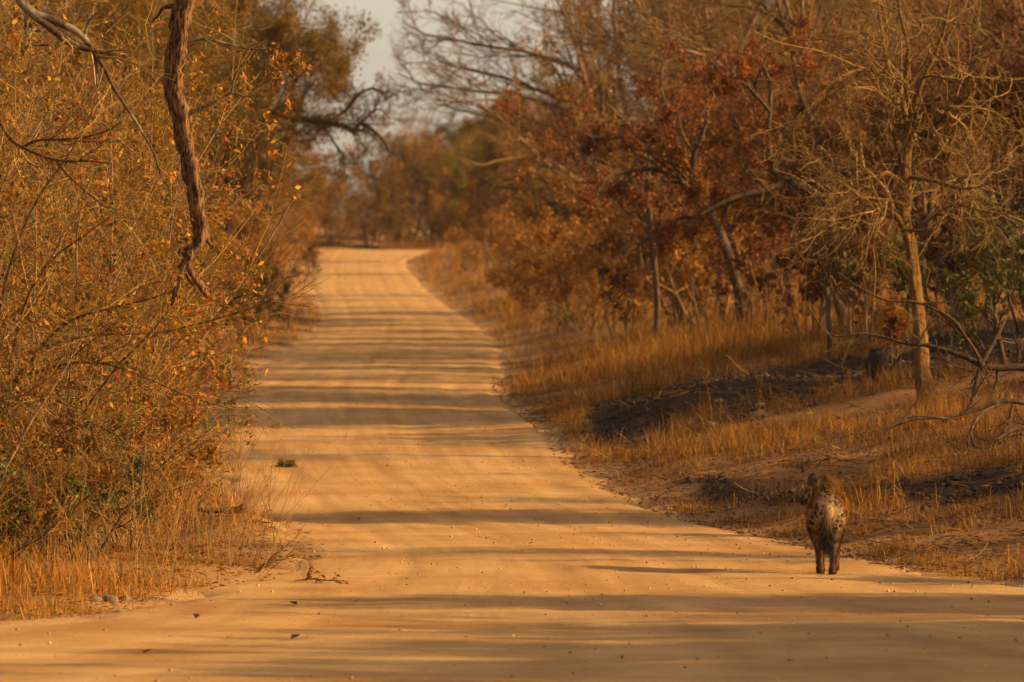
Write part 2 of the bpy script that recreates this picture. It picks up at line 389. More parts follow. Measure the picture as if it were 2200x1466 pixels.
def leaves(rng, pts, count, size, t0=.2, hang=.4, slim=.5, jit=.02, cluster=1, clump=1.0):
    NB, P, _ = pts.shape
    nc = max(1, count // cluster)
    g_ = np.arange(NB) // 24; gw = rng.exponential(1.0, g_.max() + 1) ** clump; wts = gw[g_]; wts = wts / wts.sum()
    idx = rng.choice(NB, nc, p=wts); f = rng.uniform(t0, 1, nc) * (P - 1); i = np.minimum(f.astype(int), P - 2); w = (f - i)[:, None]
    base = pts[idx, i] * (1 - w) + pts[idx, i + 1] * w
    base = np.repeat(base, cluster, 0); m = len(base)
    base = base + rng.normal(size=(m, 3)) * jit
    d = rng.normal(size=(m, 3)); d[:, 2] -= hang; d = unit(d)
    s = unit(np.cross(d, rng.normal(size=(m, 3)))); nn = np.cross(d, s)
    z = size * (.45 + rng.exponential(.55, m).clip(0, 1.6))[:, None]
    fold = nn * z * .12
    v0 = base; v1 = base + d * z * .45 + s * z * slim * .5 + fold; v2 = base + d * z; v3 = base + d * z * .45 - s * z * slim * .5 + fold
    vtx = np.stack([v0, v1, v2, v3], 1).reshape(-1, 3)
    return vtx, np.arange(m * 4).reshape(-1, 4), None

def path(points, radii, P=None):
    """smooth hand-laid branch: Catmull-Rom through world points"""
    p = np.array(points, float); r = np.interp(np.linspace(0, 1, len(p)), np.linspace(0, 1, len(radii)), radii)
    P = P or len(p) * 3
    e = np.concatenate([[2 * p[0] - p[1]], p, [2 * p[-1] - p[-2]]])
    t = np.linspace(0, len(p) - 1, P); i = np.minimum(t.astype(int), len(p) - 2); f = (t - i)[:, None]
    a, b, c, d = e[i], e[i + 1], e[i + 2], e[i + 3]
    o = .5 * (2 * b + (c - a) * f + (2 * a - 5 * b + 4 * c - d) * f ** 2 + (3 * b - a - 3 * c + d) * f ** 3)
    return o[None], np.interp(t, np.arange(len(p)), r)[None]

def pxpath(seq, y, radii, dy=None, rng=None):
    """branch laid at depth y; seq in picture pixels, radii in pixels; dy bends it in depth"""
    k = y / FOC
    dd = np.interp(np.linspace(0, 1, len(seq)), np.linspace(0, 1, len(dy)), dy) if dy else np.zeros(len(seq))
    return path([at(p[0], p[1], y + e) for p, e in zip(seq, dd)], [r * k for r in radii])

REACH = {}
def tree(name, seed, stems, levels, leaf=None, mats=('bark_brown', 'twig_brown'), split_limbs=True, stem_name='trunk', leafspec=None, min_r=0.0, crown=None):
    """one tree: Empty > trunk(s), limb(s), twigs, foliage"""
    rng = np.random.default_rng(seed)
    n, ln, r0, spread, wig, up, tip, P = stems
    az = rng.uniform(0, 2 * np.pi) + np.arange(n) * 2 * np.pi / n + rng.normal(size=n) * .4
    sp = spread * rng.uniform(.45, 1.25, n)
    d = np.stack([np.sin(sp) * np.cos(az), np.sin(sp) * np.sin(az), np.cos(sp)], -1)
    st = np.stack([.1 * np.cos(az) * (n > 1), .1 * np.sin(az) * (n > 1), np.full(n, -.25)], -1)
    pts, rad = grow(rng, st, d, ln * rng.uniform(.75, 1.2, n), r0 * rng.uniform(.75, 1.15, n), P, wig, up, tip)
    rad[:, 0] *= 1.3
    root = empty(name); kids = []
    def add(nm, geo, mat, kind=None):
        o = link(nm, np_mesh(nm, *geo), M[mat], root, kind); kids.append(o); return o
    for k in range(n):
        add(stem_name, tubes(pts[k:k + 1], rad[k:k + 1], 9 if r0 > .05 else 5, rng, .06), mats[0])
    cur = (pts, rad); twigs = []; tips = [pts]
    first = None
    if crown:
        cz, rx, rzv, nl = crown
        u_ = rng.normal(size=(nl, 3)); u_[:, 2] = np.abs(u_[:, 2]) * .9 - .35; u_ = unit(u_) * rng.uniform(.55, .82, (nl, 1))
        tg = u_ * np.array([rx, rx, rzv]) + np.array([0, 0, cz]); ti = rng.integers(0, n, nl); f = rng.uniform(.45, 1, nl) * (P - 1); i = np.minimum(f.astype(int), P - 2)
        s0 = pts[ti, i]; tt = np.linspace(0, 1, 9)[None, :, None]; sag = np.sin(np.pi * tt) * np.array([0, 0, .12]) * np.linalg.norm(tg - s0, axis=1)[:, None, None]
        lp = s0[:, None] * (1 - tt) + tg[:, None] * tt - sag * .6 + np.cumsum(rng.normal(size=(nl, 9, 3)) * .09, 1) * (tt > 0)
        first = (lp, rad[ti, i][:, None] * .6 * (1 - .75 * tt[..., 0]))
    for li, lv in enumerate(levels):
        sides = lv.get('sides', 3)
        cp, cr = first if (li == 0 and first) else spawn(rng, cur[0], cur[1], lv['n'], lv.get('t0', .25), lv.get('t1', 1), lv['ang'], lv.get('sd', .25), lv['ratio'], lv.get('rr', .6), lv.get('P', 5), lv.get('wig', .15), lv.get('up', .03), lv.get('tip', .35), shrink=lv.get('shrink', .5), flat=lv.get('flat', 0))
        cr = np.maximum(cr, min_r)
        if li == 0 and split_limbs:
            for k in range(len(cp)):
                add('limb', tubes(cp[k:k + 1], cr[k:k + 1], 6, rng, .05), mats[0])
        else:
            twigs.append(tubes(cp, cr, sides))
        cur = (cp, cr); tips.append(cp)
    add('twigs', merge(twigs), mats[1], 'stuff')
    if leafspec:
        for mat, cnt, size, kw in leafspec:
            add('foliage', leaves(rng, tips[-1], cnt, size, **kw), mat, 'stuff')
    KIDS[root.name] = kids
    REACH[root.name] = tips[-1][:, -1]
    return root, tips

# ---- kinds of plant, one prototype (or two) each; the first placement uses the prototype itself
PROTO = {}
def thicket(nm, seed, lf=5200, up=-.035, spread=.5):
    root, tips = tree(nm, seed, (10, 4.5, .019, spread, .11, up, .35, 9),
        [dict(n=9, ang=.75, ratio=.44, rr=.6, P=6, wig=.16, up=-.02, t0=.06, sides=4),
         dict(n=9, ang=.75, ratio=.52, rr=.6, P=5, wig=.16, up=.01, t0=.1),
         dict(n=8, ang=.8, ratio=.55, rr=.7, P=4, wig=.18, up=0, t0=.1)],
        mats=('bark_stem', 'twig_thicket'), split_limbs=False, stem_name='stem', min_r=.0018,
        leafspec=[('thicket_leaf', lf, .042, dict(slim=.5, jit=.028, clump=1.4, cluster=3))])
    rng = np.random.default_rng(seed + 900)
    lm = None
    # the big dry leaves that catch the light, one by one
    tp = tips[-1]; ii = rng.choice(len(tp), 46, replace=False)
    me = np_mesh('leaf', [[0, 0, 0], [.018, .004, -.03], [0, .002, -.075], [-.018, .004, -.03], [0, -.004, -.035]], None, [[0, 4, 1], [1, 4, 2], [2, 4, 3], [3, 4, 0]])
    me.materials.append(M['yellow_leaf'])
    for k in ii:
        o = link('leaf', me, None, root); o.location = tp[k, -1]; o.rotation_euler = tuple(rng.uniform(-.9, .9, 3) * np.array([1, 1, 3])); s = rng.uniform(.7, 1.25); o.scale = (s, s, s)
        KIDS[root.name].append(o)
    return root
PROTO['thicket'] = [thicket('thicket_shrub', 11, 9000, -.03), thicket('thicket_shrub', 23, 6000, -.02), thicket('thicket_shrub', 37, 9500, -.04)]

def dome(nm, seed, leafm, cnt, size, mats=('bark_dark', 'twig_brown'), cz=6.4, rx=4.4, rzv=3.1, th=4.6):
    return tree(nm, seed, (2, th, .17, .22, .10, .03, .6, 8),
        [dict(n=1, ang=.7, ratio=1), dict(n=11, ang=.8, ratio=.42, rr=.5, P=6, wig=.18, up=.01, t0=.25, sides=4, shrink=.3),
         dict(n=8, ang=.75, ratio=.5, rr=.55, P=5, wig=.2, t0=.12), dict(n=5, ang=.75, ratio=.55, rr=.7, P=4, wig=.2, t0=.1)], mats=mats, min_r=.0028,
        leafspec=[(leafm, cnt, size, dict(slim=.6, jit=.10, clump=.8))], crown=(cz, rx, rzv, 16))[0]
PROTO['dome'] = [dome('round_crowned_tree', 81, 'olive_leaf', 220000, .046), dome('round_crowned_tree', 83, 'olive_leaf', 150000, .046, rx=3.6, rzv=3.4)]
PROTO['fargreen'] = [dome('green_crowned_tree', 85, 'fargreen_leaf', 95000, .05, cz=4.6, rx=3.6, rzv=2.4, th=2.6)]

def bare(nm, seed, mats, lf=None):
    return tree(nm, seed, (2, 3.4, .10, .28, .10, .03, .6, 8),
        [dict(n=6, ang=.6, ratio=1.05, rr=.6, P=9, wig=.13, up=.03, t0=.3, tip=.25, shrink=.2),
         dict(n=12, ang=.65, ratio=.48, rr=.5, P=6, wig=.17, up=.03, t0=.12, sides=4),
         dict(n=9, ang=.65, ratio=.5, rr=.55, P=5, wig=.19, up=.03, t0=.1),
         dict(n=5, ang=.55, ratio=.6, rr=.75, P=4, wig=.17, up=.02, t0=.1)], mats=mats, min_r=.003, leafspec=lf)[0]
PROTO['bare'] = [bare('bare_twiggy_tree', 53, ('bark_brown', 'twig_brown')), bare('bare_twiggy_tree', 57, ('bark_dark', 'twig_brown'), [('tan_leaf', 1800, .07, dict(jit=.05))])]

def rusty(nm, seed, cnt=16000):
    return tree(nm, seed, (2, 2.6, .085, .34, .13, .02, .55, 8),
        [dict(n=6, ang=.8, ratio=.95, rr=.6, P=8, wig=.17, up=.03, t0=.3, tip=.3, shrink=.25),
         dict(n=9, ang=.8, ratio=.5, rr=.5, P=6, wig=.19, up=.02, t0=.2, sides=4),
         dict(n=8, ang=.75, ratio=.5, rr=.55, P=5, wig=.2, t0=.15),
         dict(n=4, ang=.7, ratio=.55, rr=.7, P=4, wig=.2, t0=.1)], mats=('bark_dark', 'twig_brown'), min_r=.0025,
        leafspec=[('rust_leaf', cnt, .047, dict(slim=.6, jit=.05, cluster=3))])[0]
PROTO['rust'] = [rusty('rust_leaved_tree', 61), rusty('rust_leaved_tree', 67, 18000)]
PROTO['sapling'] = [tree('rust_leaved_sapling', 71, (5, 1.9, .022, .30, .10, .05, .4, 7),
        [dict(n=7, ang=.6, ratio=.4, rr=.55, P=5, wig=.15, up=.05, t0=.25, sides=4), dict(n=6, ang=.6, ratio=.5, rr=.6, P=4, wig=.2)],
        mats=('bark_brown', 'twig_brown'), split_limbs=False, stem_name='stem', min_r=.0025,
        leafspec=[('rust_leaf', 1500, .07, dict(slim=.6, jit=.03, cluster=2))])[0]]
PROTO['green'] = [tree('dark_green_shrub', 73, (6, 2.4, .035, .5, .12, .02, .4, 7),
        [dict(n=7, ang=.7, ratio=.5, rr=.55, P=5, wig=.15, up=.02, t0=.2, sides=4), dict(n=7, ang=.7, ratio=.5, rr=.6, P=4, wig=.2), dict(n=4, ang=.7, ratio=.5, rr=.7, P=3, wig=.2)],
        mats=('bark_dark', 'twig_dark'), split_limbs=False, stem_name='stem', min_r=.0025,
        leafspec=[('green_leaf', 7500, .055, dict(slim=.6, jit=.03))])[0]]
PROTO['brush'] = [tree('dry_brush_shrub', 79, (9, 2.3, .022, .5, .12, .02, .4, 7),
        [dict(n=8, ang=.6, ratio=.48, rr=.55, P=5, wig=.15, up=.03, t0=.15, sides=3), dict(n=6, ang=.65, ratio=.5, rr=.6, P=4, wig=.2), dict(n=3, ang=.65, ratio=.55, rr=.75, P=3, wig=.2)],
        mats=('bark_brown', 'twig_tan'), split_limbs=False, stem_name='stem', min_r=.0025,
        leafspec=[('tan_leaf', 11000, .055, dict(slim=.5, jit=.06))])[0]]

USED = set()
prng = random.Random(5)
def place(kind, x, y, sc, label, cat='tree', group=None, rz=None, var=None, lean=0):
    prng = random.Random('%s %.1f %.1f' % (label, x, y))
    pl = PROTO[kind]; src = pl[prng.randrange(len(pl)) if var is None else var]
    if kind == 'thicket' and not lean: lean = -1      # turn a thicket shrub so that its longest stems point away from the road
    if lean:
        tp_ = REACH[src.name]; ext = lambda a, q: np.percentile(tp_[:, 0] * math.cos(a) - tp_[:, 1] * math.sin(a), q)
        cand = [k_ * .2618 for k_ in range(24)] if abs(lean) > 1 else [prng.uniform(0, 6.28) for _ in range(14)]
        rz = max(cand, key=lambda a: ext(a, 96) if lean > 0 else (-ext(a, 4) if lean < -1 else -ext(a, 99.5)))
    rz = prng.uniform(0, 6.28) if rz is None else rz
    if src.name in USED: o = copy_thing(src, y < 90)
    else: o = src; USED.add(src.name)
    o.location = (x, y, float(H(x, y))); o.rotation_euler = (prng.uniform(-.04, .04), prng.uniform(-.04, .04), rz); o.scale = (sc, sc, sc * prng.uniform(.93, 1.08))
    for k in ('label', 'category', 'group'):
        if k in o: del o[k]
    tag(o, label, cat, group)
    return o
def X(px, y): return (px - 1100.0) / FOC * y

# ---- left side: thicket crowding the road, from near to far
GL = 'autumn thicket shrubs along the left edge of the road'
for x, y, s, var, lab in [
    (-4.9, 48.5, .92, 0, 'orange leaved thicket shrub filling the lower left corner of the view'),
    (-4.35, 52.5, .95, 2, 'dense thicket shrub whose twigs cross in front of the hanging dead branch'),
    (-5.6, 54.0, 1.15, 1, 'tall twiggy thicket shrub behind the lichen covered limb at upper left'),
    (-3.95, 57.0, .92, 1, 'thicket shrub arching its longest twigs out over the left road edge'),
    (-4.1, 61.0, .72, 0, 'smaller yellow leaved thicket shrub leaning furthest out over the left road edge'),
    (-4.7, 60.0, 1.15, 0, 'yellow leaved thicket shrub behind the hanging dead branch'),
    (-4.75, 64.5, 1.05, 2, 'thicket shrub standing behind the soil berm at the left road edge'),
    (-6.2, 67.0, 1.25, 1, 'tall thicket shrub a step back from the soil berm'),
    (-6.4, 72.0, 1.25, 1, 'thicket shrub on the left next past the soil berm'),
    (-7.0, 79.0, 1.2, 0, 'thicket shrub on the left beside the shaded dip in the road'),
    (-8.0, 88.0, 1.12, 2, 'thicket shrub on the left beside the darkest band of shadows'),
    (-8.7, 98.0, 1.10, 1, 'thicket shrub on the left just before the open grass verge'),
    (-8.8, 108.0, 1.25, 0, 'blurred thicket shrub behind the open grass verge on the left'),
    (-8.6, 84.0, 1.45, 1, 'tall thicket shrub seen over the ones by the shaded dip'),
    (-9.6, 96.0, 1.55, 2, 'tallest thicket shrub standing well back from the left road edge'),
    (-7.2, 58.0, 1.40, 0, 'thicket shrub at the back of the left thicket, nearest the edge of the view')]:
    place('thicket', x, y, s, lab, 'shrub', GL, var=var)
GLT = 'trees along the left side of the road'
for kind, x, y, s, var, lab in [
    ('dome', -8.9, 178, 1.22, 0, 'large olive brown tree overhanging the road with its crown against the sky'),
    ('dome', -9.6, 130, .95, 1, 'olive brown tree above the thicket just right of the hanging branch'),
    ('dome', -11.8, 155, 1.1, 0, 'olive brown tree behind the thicket left of the overhanging one'),
    ('dome', -10.0, 200, 1.25, 1, 'olive brown tree filling in just left of the overhanging crown'),
    ('bare', -10.2, 105, 1.3, 0, 'bare twiggy tree rising behind the thicket at the top left'),
    ('bare', -10.5, 82, 1.2, 1, 'bare twiggy tree above the near thicket left of the hanging branch'),
    ('dome', -13.0, 205, .95, 0, 'far olive brown tree beyond the overhanging tree on the left'),
    ('dome', -14.2, 240, .85, 1, 'olive brown tree low behind the overhanging tree'),
    ('bare', -15.0, 275, 1.15, 0, 'bare tree low in the gap of sky on the left of the road'),
    ('dome', -16.5, 320, .9, 1, 'brown tree beside the left edge of the road just before it bends'),
    ('bare', -17.5, 355, 1.1, 1, 'bare tree left of the bend at the end of the road')]:
    place(kind, x, y, s, lab, 'tree', GLT, var=var, lean=2 if 'overhanging the road' in lab else 0)
OVER = bpy.data.objects['round_crowned_tree']
GLB = 'low shrubs on the left verge'
for kind, x, y, s, lab in [
    ('green', -4.4, 48.8, .55, 'low olive green shrub at the thicket foot by the left edge of the view'),
    ('green', -3.75, 51.2, .52, 'small green shrub in the dark foot of the left thicket'),
    ('brush', -3.55, 54.5, .55, 'dry brush shrub at the foot of the thicket behind the tall stalks'),
    ('brush', -4.0, 50.0, .50, 'dry brush shrub in the lower left among the grass'),
    ('green', -4.0, 59.5, .50, 'green leaved shrub just left of the soil berm'),
    ('brush', -4.2, 66.0, .65, 'dry brush shrub behind the soil berm at the foot of the thicket'),
    ('brush', -5.1, 73.0, .70, 'dry brush shrub at the foot of the thicket past the berm'),
    ('green', -6.4, 143, .75, 'dark green shrub reaching over the left road edge beyond the grass verge'),
    ('brush', -7.2, 120, .85, 'dry brush shrub on the left grass verge'),
    ('brush', -8.0, 160, 1.2, 'dry brush shrub under the overhanging olive tree'),
    ('brush', -9.2, 195, 1.4, 'dry brush shrub past the overhanging olive tree on the left'),
    ('green', -10.2, 222, 1.2, 'dull green shrub at the left road edge far up the slope'),
    ('brush', -12.0, 262, 1.7, 'dry brush shrub by the left edge of the upper road'),
    ('brush', -13.8, 305, 1.9, 'dry brush shrub left of the road close to the crest'),
    ('brush', -14.5, 345, 2.2, 'dry brush shrub on the outside of the bend, left of the crest')]:
    place(kind, x, y, s, lab, 'shrub', GLB)

# ---- end of the road
GE = 'brush closing off the road at the bend'
for kind, x, y, s, lab in [('brush', -17.5, 408, 2.8, 'dry brush at the far left of the thicket closing the road'), ('bare', -15.4, 425, .9, 'bare tree rising behind the left half of the brush at the end of the road'), ('brush', -12.6, 413, 1.7, 'dry brush straight behind the left edge of the road crest'),
        ('brush', -9.9, 411, 1.8, 'pale dry brush standing behind the middle of the road crest'), ('brush', -7.4, 413, 2.8, 'dry brush behind the right half of the road crest'), ('brush', -5.0, 412, 2.6, 'dry brush behind the thin strip of road where it bends away'), ('brush', -2.6, 414, 3.0, 'dry brush behind the outer end of the bend'),
        ('bare', -9.8, 428, .85, 'bare hazy tree rising above the middle of the road crest'), ('bare', -6.2, 436, 1.0, 'bare hazy tree tallest above the end of the road'), ('bare', -13.4, 440, .6, 'bare hazy tree at the foot of the gap of sky'), ('dome', -8.6, 432, .85, 'brown hazy tree filling the end of the road'), ('dome', -4.2, 428, 1.15, 'brown hazy tree left of the green crowned tree'),
        ('brush', .2, 412, 3.0, 'dry brush under the green crowned tree, behind the bend'), ('dome', -.4, 432, 1.2, 'brown hazy tree behind the green crowned tree'), ('dome', 4.5, 430, 1.2, 'brown hazy tree right of the green crowned tree'), ('brush', 7.0, 418, 3.0, 'dry brush hidden behind the far shrubs on the right'), ('bare', -20, 440, 1.3, 'bare hazy tree furthest left at the end of the road'), ('brush', -15, 411, 2.5, 'dry brush just left of the road crest')]:
    place(kind, x, y, s, lab, 'brush' if kind == 'brush' else 'tree', GE)
for k, (x, y, s, lab) in enumerate([(-13.8, 409, 1.0, 'dense dry thicket at the left end of the road crest'), (-11.3, 408, .85, 'dense dry thicket just left of the middle of the road crest'), (-8.8, 409, 1.2, 'dense dry thicket just right of the middle of the road crest'),
        (-6.3, 411, 1.5, 'dense dry thicket where the road bends out of sight'), (-3.9, 412, 1.6, 'dense dry thicket past the bend, left of the green crowned tree'), (-1.3, 411, 1.6, 'dense dry thicket past the bend, under the green crowned tree'), (1.4, 411, 1.6, 'dense dry thicket past the bend, furthest right'), (-16.2, 410, 1.5, 'dense dry thicket furthest left behind the road crest')]):
    place('thicket', x, y, s, lab, 'thicket', GE, var=k % 3)

# ---- right side
GR = 'trees along the right side of the road'
for kind, px, y, s, var, lab in [
    ('fargreen', 1052, 335, 1.05, 0, 'green crowned tree with a dark forked trunk near the far bend'),
    ('dome', 1135, 300, .95, 1, 'brown leafy tree just right of the green crowned tree'),
    ('dome', 1225, 240, .95, 1, 'brown leafy tree behind the feathery bare tree'),
    ('bare', 1395, 176, 1.72, 0, 'feathery bare tree whose branches reach left into the sky gap'),
    ('bare', 1390, 196, 1.55, 1, 'bare tree close behind the feathery one reaching into the sky gap'),
    ('bare', 1350, 205, 1.85, 1, 'hazy bare tree filling in behind the feathery pair'),
    ('bare', 1385, 166, 1.75, 1, 'tall bare tree right of the feathery one against the sky'),
    ('bare', 1420, 190, 2.0, 0, 'tallest bare tree behind the rust trees, left of the middle'),
    ('bare', 1500, 146, 1.65, 0, 'bare brown tree rising above the rust leaved trees'),
    ('bare', 1660, 150, 1.75, 1, 'bare tree behind the rust leaved trees at the top of the view'),
    ('bare', 1850, 128, 1.50, 0, 'bare tree behind and left of the pale trunked tree'),
    ('bare', 2060, 124, 1.50, 1, 'bare tree behind and right of the pale trunked tree'),
    ('bare', 2210, 110, 1.35, 0, 'bare tree at the right edge behind the rust leaved tree'),
    ('rust', 1490, 124, 1.20, 0, 'rust leaved tree behind the arching dark limb'),
    ('rust', 1640, 114, 1.35, 1, 'rust leaved tree in the middle of the right side'),
    ('rust', 1780, 107, 1.25, 0, 'rust leaved tree left of the pale trunked tree'),
    ('rust', 1930, 99, 1.20, 1, 'rust leaved tree directly behind the pale trunked tree'),
    ('rust', 2090, 95, 1.20, 0, 'rust leaved tree right of the pale trunked tree'),
    ('rust', 2240, 88, 1.20, 1, 'rust leaved tree cut by the right edge of the view'),
    ('rust', 1740, 136, 1.5, 1, 'rust leaved tree far back in the gap between the grey limb and the pale trunk'),
    ('rust', 2010, 140, 1.6, 0, 'rust leaved tree far back seen through the pale twigs'),
    ('dome', 1560, 185, 1.25, 1, 'brown leafy tree deep in the wood behind the arching limb'),
    ('dome', 1800, 190, 1.35, 1, 'brown leafy tree deep in the wood above the grey limb'),
    ('dome', 2080, 180, 1.3, 1, 'brown leafy tree deep in the wood at the right')]:
    place(kind, X(px, y), y, s, lab, 'tree', GR, var=var, lean=-2 if 'feathery bare tree whose' in lab else 2 if 'the feathery' in lab else 0)
GS = 'shrubs under the trees on the right'
for kind, px, y, s, lab in [
    ('sapling', 1560, 112, 1.0, 'rust leaved sapling at the edge of the grass under the arching limb'),
    ('sapling', 1630, 104, 1.05, 'rust leaved sapling behind the bright patch of grass'),
    ('sapling', 1690, 108, 1.15, 'rust leaved sapling right of the bright patch of grass'),
    ('sapling', 1745, 95, .9, 'rust leaved sapling at the left end of the fallen grey tree'),
    ('sapling', 1915, 82, .55, 'small orange leaved sapling beside the charred stump'),
    ('sapling', 1850, 92, 1.0, 'rust leaved sapling behind the charred stump'),
    ('sapling', 2040, 88, 1.0, 'rust leaved sapling behind the pale trunk on its right'),
    ('sapling', 2110, 96, 1.2, 'rust leaved sapling between the pale trunk and the dark green shrub'),
    ('green', 2175, 80, 1.15, 'dark green shrub at the right edge of the view'),
    ('green', 2050, 104, .9, 'dark green shrub half hidden behind the pale trunk'),
    ('brush', 1260, 134, 1.05, 'pale twisted brush shrub at the edge of the right grass verge'),
    ('brush', 1340, 140, 1.15, 'dry brush shrub left of the slim dark trunk'),
    ('brush', 1465, 132, 1.1, 'dry brush shrub right of the slim dark trunk'),
    ('brush', 1530, 142, 1.3, 'dry brush shrub behind the saplings under the arching limb'),
    ('brush', 1180, 170, 1.2, 'blurred dry brush shrub on the upper right verge'),
    ('green', 1205, 145, .30, 'low green shrub in the grass of the right verge'),
    ('brush', 1120, 250, 1.6, 'far dry brush shrub below the brown leafy trees'),
    ('brush', 1060, 300, 1.6, 'far dry brush shrub under the green crowned tree'),
    ('brush', 1190, 225, 1.6, 'far dry brush shrub on the right below the feathery bare tree')]:
    place(kind, X(px, y), y, s, lab, 'shrub', GS)
GU = 'brown undergrowth shrubs deep in the wood on the right'
where = ['left of the slim dark trunk', 'just right of the slim dark trunk', 'behind the arching limb', 'under the rust trees', 'below the grey limb', 'just left of the pale trunk', 'just right of the pale trunk', 'near the right edge of the view']
rows = [('nearest row', 122), ('middle row', 158), ('furthest row', 205)]
for k in range(24):
    row, y0 = rows[k // 8]; px = (1330, 1450, 1545, 1640, 1735, 1880, 2060, 2160)[k % 8] + prng.uniform(-25, 25); y = y0 + prng.uniform(-9, 9); kd = 'sapling' if (k * 5) % 3 == 0 else 'brush'
    place(kd, X(px, y), y, 1.2 + .25 * (k // 8) + prng.uniform(0, .3), ('rust leaved' if kd == 'sapling' else 'dry brown') + ' shrub deep in the wood, ' + row + ', ' + where[k % 8], 'shrub', GU)

# trees standing off to the right whose shadows stripe the near road
GO = 'trees beyond the right edge whose shadows stripe the near road'
for kind, x, y, s in [('dome', 14.5, 33.5, .68), ('dome', 14.0, 39.4, .62), ('bare', 11.5, 43.2, .8), ('dome', 15.5, 36.6, .72), ('rust', 12.5, 40.8, .95), ('dome', 11.5, 45.2, .55), ('rust', 9.0, 49.5, .70), ('bare', 10.5, 54.0, .75), ('rust', 10.5, 58.5, .72), ('dome', 12.5, 62.5, .62), ('bare', 14, 67, .8), ('rust', 11.5, 92.5, 1.1), ('dome', 17, 84, 1.0), ('rust', 13, 88, 1.3), ('dome', 14.5, 93, 1.0), ('bare', 16, 76, 1.0), ('rust', 15, 33, .9)]:
    place(kind, x, y, s, 'tree standing out beyond the right edge and striping the near road with shadow', 'tree', GO)

# ------------------------------------------------------------------ hand-laid trees and dead wood
def shrink_to(root, objs): KIDS[root.name] = objs
def hero(name, base, label, cat):
    r = empty(name, base); tag(r, label, cat); return r
def put(root, nm, geo, mat, kind=None):
    vtx, qd, tr = geo
    vtx = vtx - np.array(root.location)
    return link(nm, np_mesh(nm, vtx, qd, tr), M[mat], root, kind)
rngh = np.random.default_rng(99)

# dead tree whose broken branch hangs at the left
b0 = (X(-340, 50), 50.2, 0); b0 = (b0[0], b0[1], float(H(b0[0], b0[1])))
dead = hero('dead_tree', b0, 'dead tree with a thick broken branch hanging down, forked at its lower end', 'tree')
tp, tr_ = path([(b0[0], b0[1], b0[2] - .3), (b0[0] + .1, 50.0, 2.0), (b0[0] - .05, 49.7, 4.2), at(-300, -280, 49.4)], [.17, .14, .12, .11], 16)
put(dead, 'trunk', tubes(tp, tr_, 12, rngh, .07), 'bark_dead')
lp, lr = pxpath([(-300, -270), (-180, -370), (0, -410), (180, -380), (320, -270), (388, -140), (399, -20)], 49.2, [27, 26, 25, 24, 23, 23, 22])
put(dead, 'limb', tubes(lp, lr, 12, rngh, .07), 'bark_dead')
hp, hr = pxpath([(399, -24), (392, 30), (384, 80), (376, 140), (373, 180), (383, 230), (392, 290), (407, 350), (417, 400), (424, 450), (431, 490), (424, 522), (408, 545), (394, 572), (381, 612), (371, 658)], 49.2,
    [21.5, 21, 20, 19, 18, 17, 17, 16, 16, 15, 14, 13, 11, 8, 6, 3])
hr = hr * (1 + .10 * np.sin(np.arange(hr.shape[1]) * 1.7) + .06 * rngh.normal(size=hr.shape)); hp = hp + rngh.normal(size=hp.shape) * .006
put(dead, 'hanging_branch', tubes(hp, hr, 20, rngh, .13), 'bark_dead')
for seq, rr in [([(420, 525), (409, 560), (408, 580), (424, 604), (436, 622), (447, 638)], [9, 8, 7, 8, 8, 6]), ([(428, 482), (440, 500), (446, 516), (459, 533)], [9, 7, 5, 4]), ([(398, 560), (391, 590), (392, 606), (386, 612)], [5, 4, 3, 2]), ([(392, 575), (412, 611), (420, 607)], [3, 2.5, 2])]:
    a, b = pxpath(seq, 49.2, rr); put(dead, 'prong', tubes(a, b, 8, rngh, .08, True), 'bark_dead')
for seq, rr in [([(388, 12), (366, 14), (348, 20), (338, 36), (318, 54)], [7, 6, 4, 3, 1.5]), ([(404, 245), (440, 230), (480, 210), (498, 200), (530, 208), (565, 196)], [5, 4.5, 4, 3, 2, 1]), ([(498, 200), (503, 170), (520, 140), (540, 110)], [3, 2.5, 2, 1]), ([(400, 90), (440, 84), (490, 95), (540, 106), (600, 104)], [4, 3.5, 3, 2, 1])]:
    a, b = pxpath(seq, 49.2, rr); put(dead, 'side_branch', tubes(a, b, 6, rngh, .06), 'bark_grey')
allp = [pxpath([(404, 245), (440, 230), (480, 210), (530, 208), (565, 196)], 49.2, [4, 3, 2, 2, 1]), pxpath([(400, 90), (440, 84), (490, 95), (540, 106), (600, 104)], 49.2, [4, 3, 2, 2, 1])]
tw = []
for a, b in allp:
    c = spawn(rngh, a, b, 9, .2, 1, .6, .2, .35, .6, 5, .15, .02, .3); c2 = spawn(rngh, c[0], c[1], 4, .2, 1, .6, .2, .5, .7, 4, .15, 0, .4)
    tw += [tubes(*c, 3), tubes(*c2, 3)]
    lf = leaves(rngh, c2[0], 140, .06, slim=.3); 
put(dead, 'twigs', merge(tw), 'twig_brown', 'stuff')

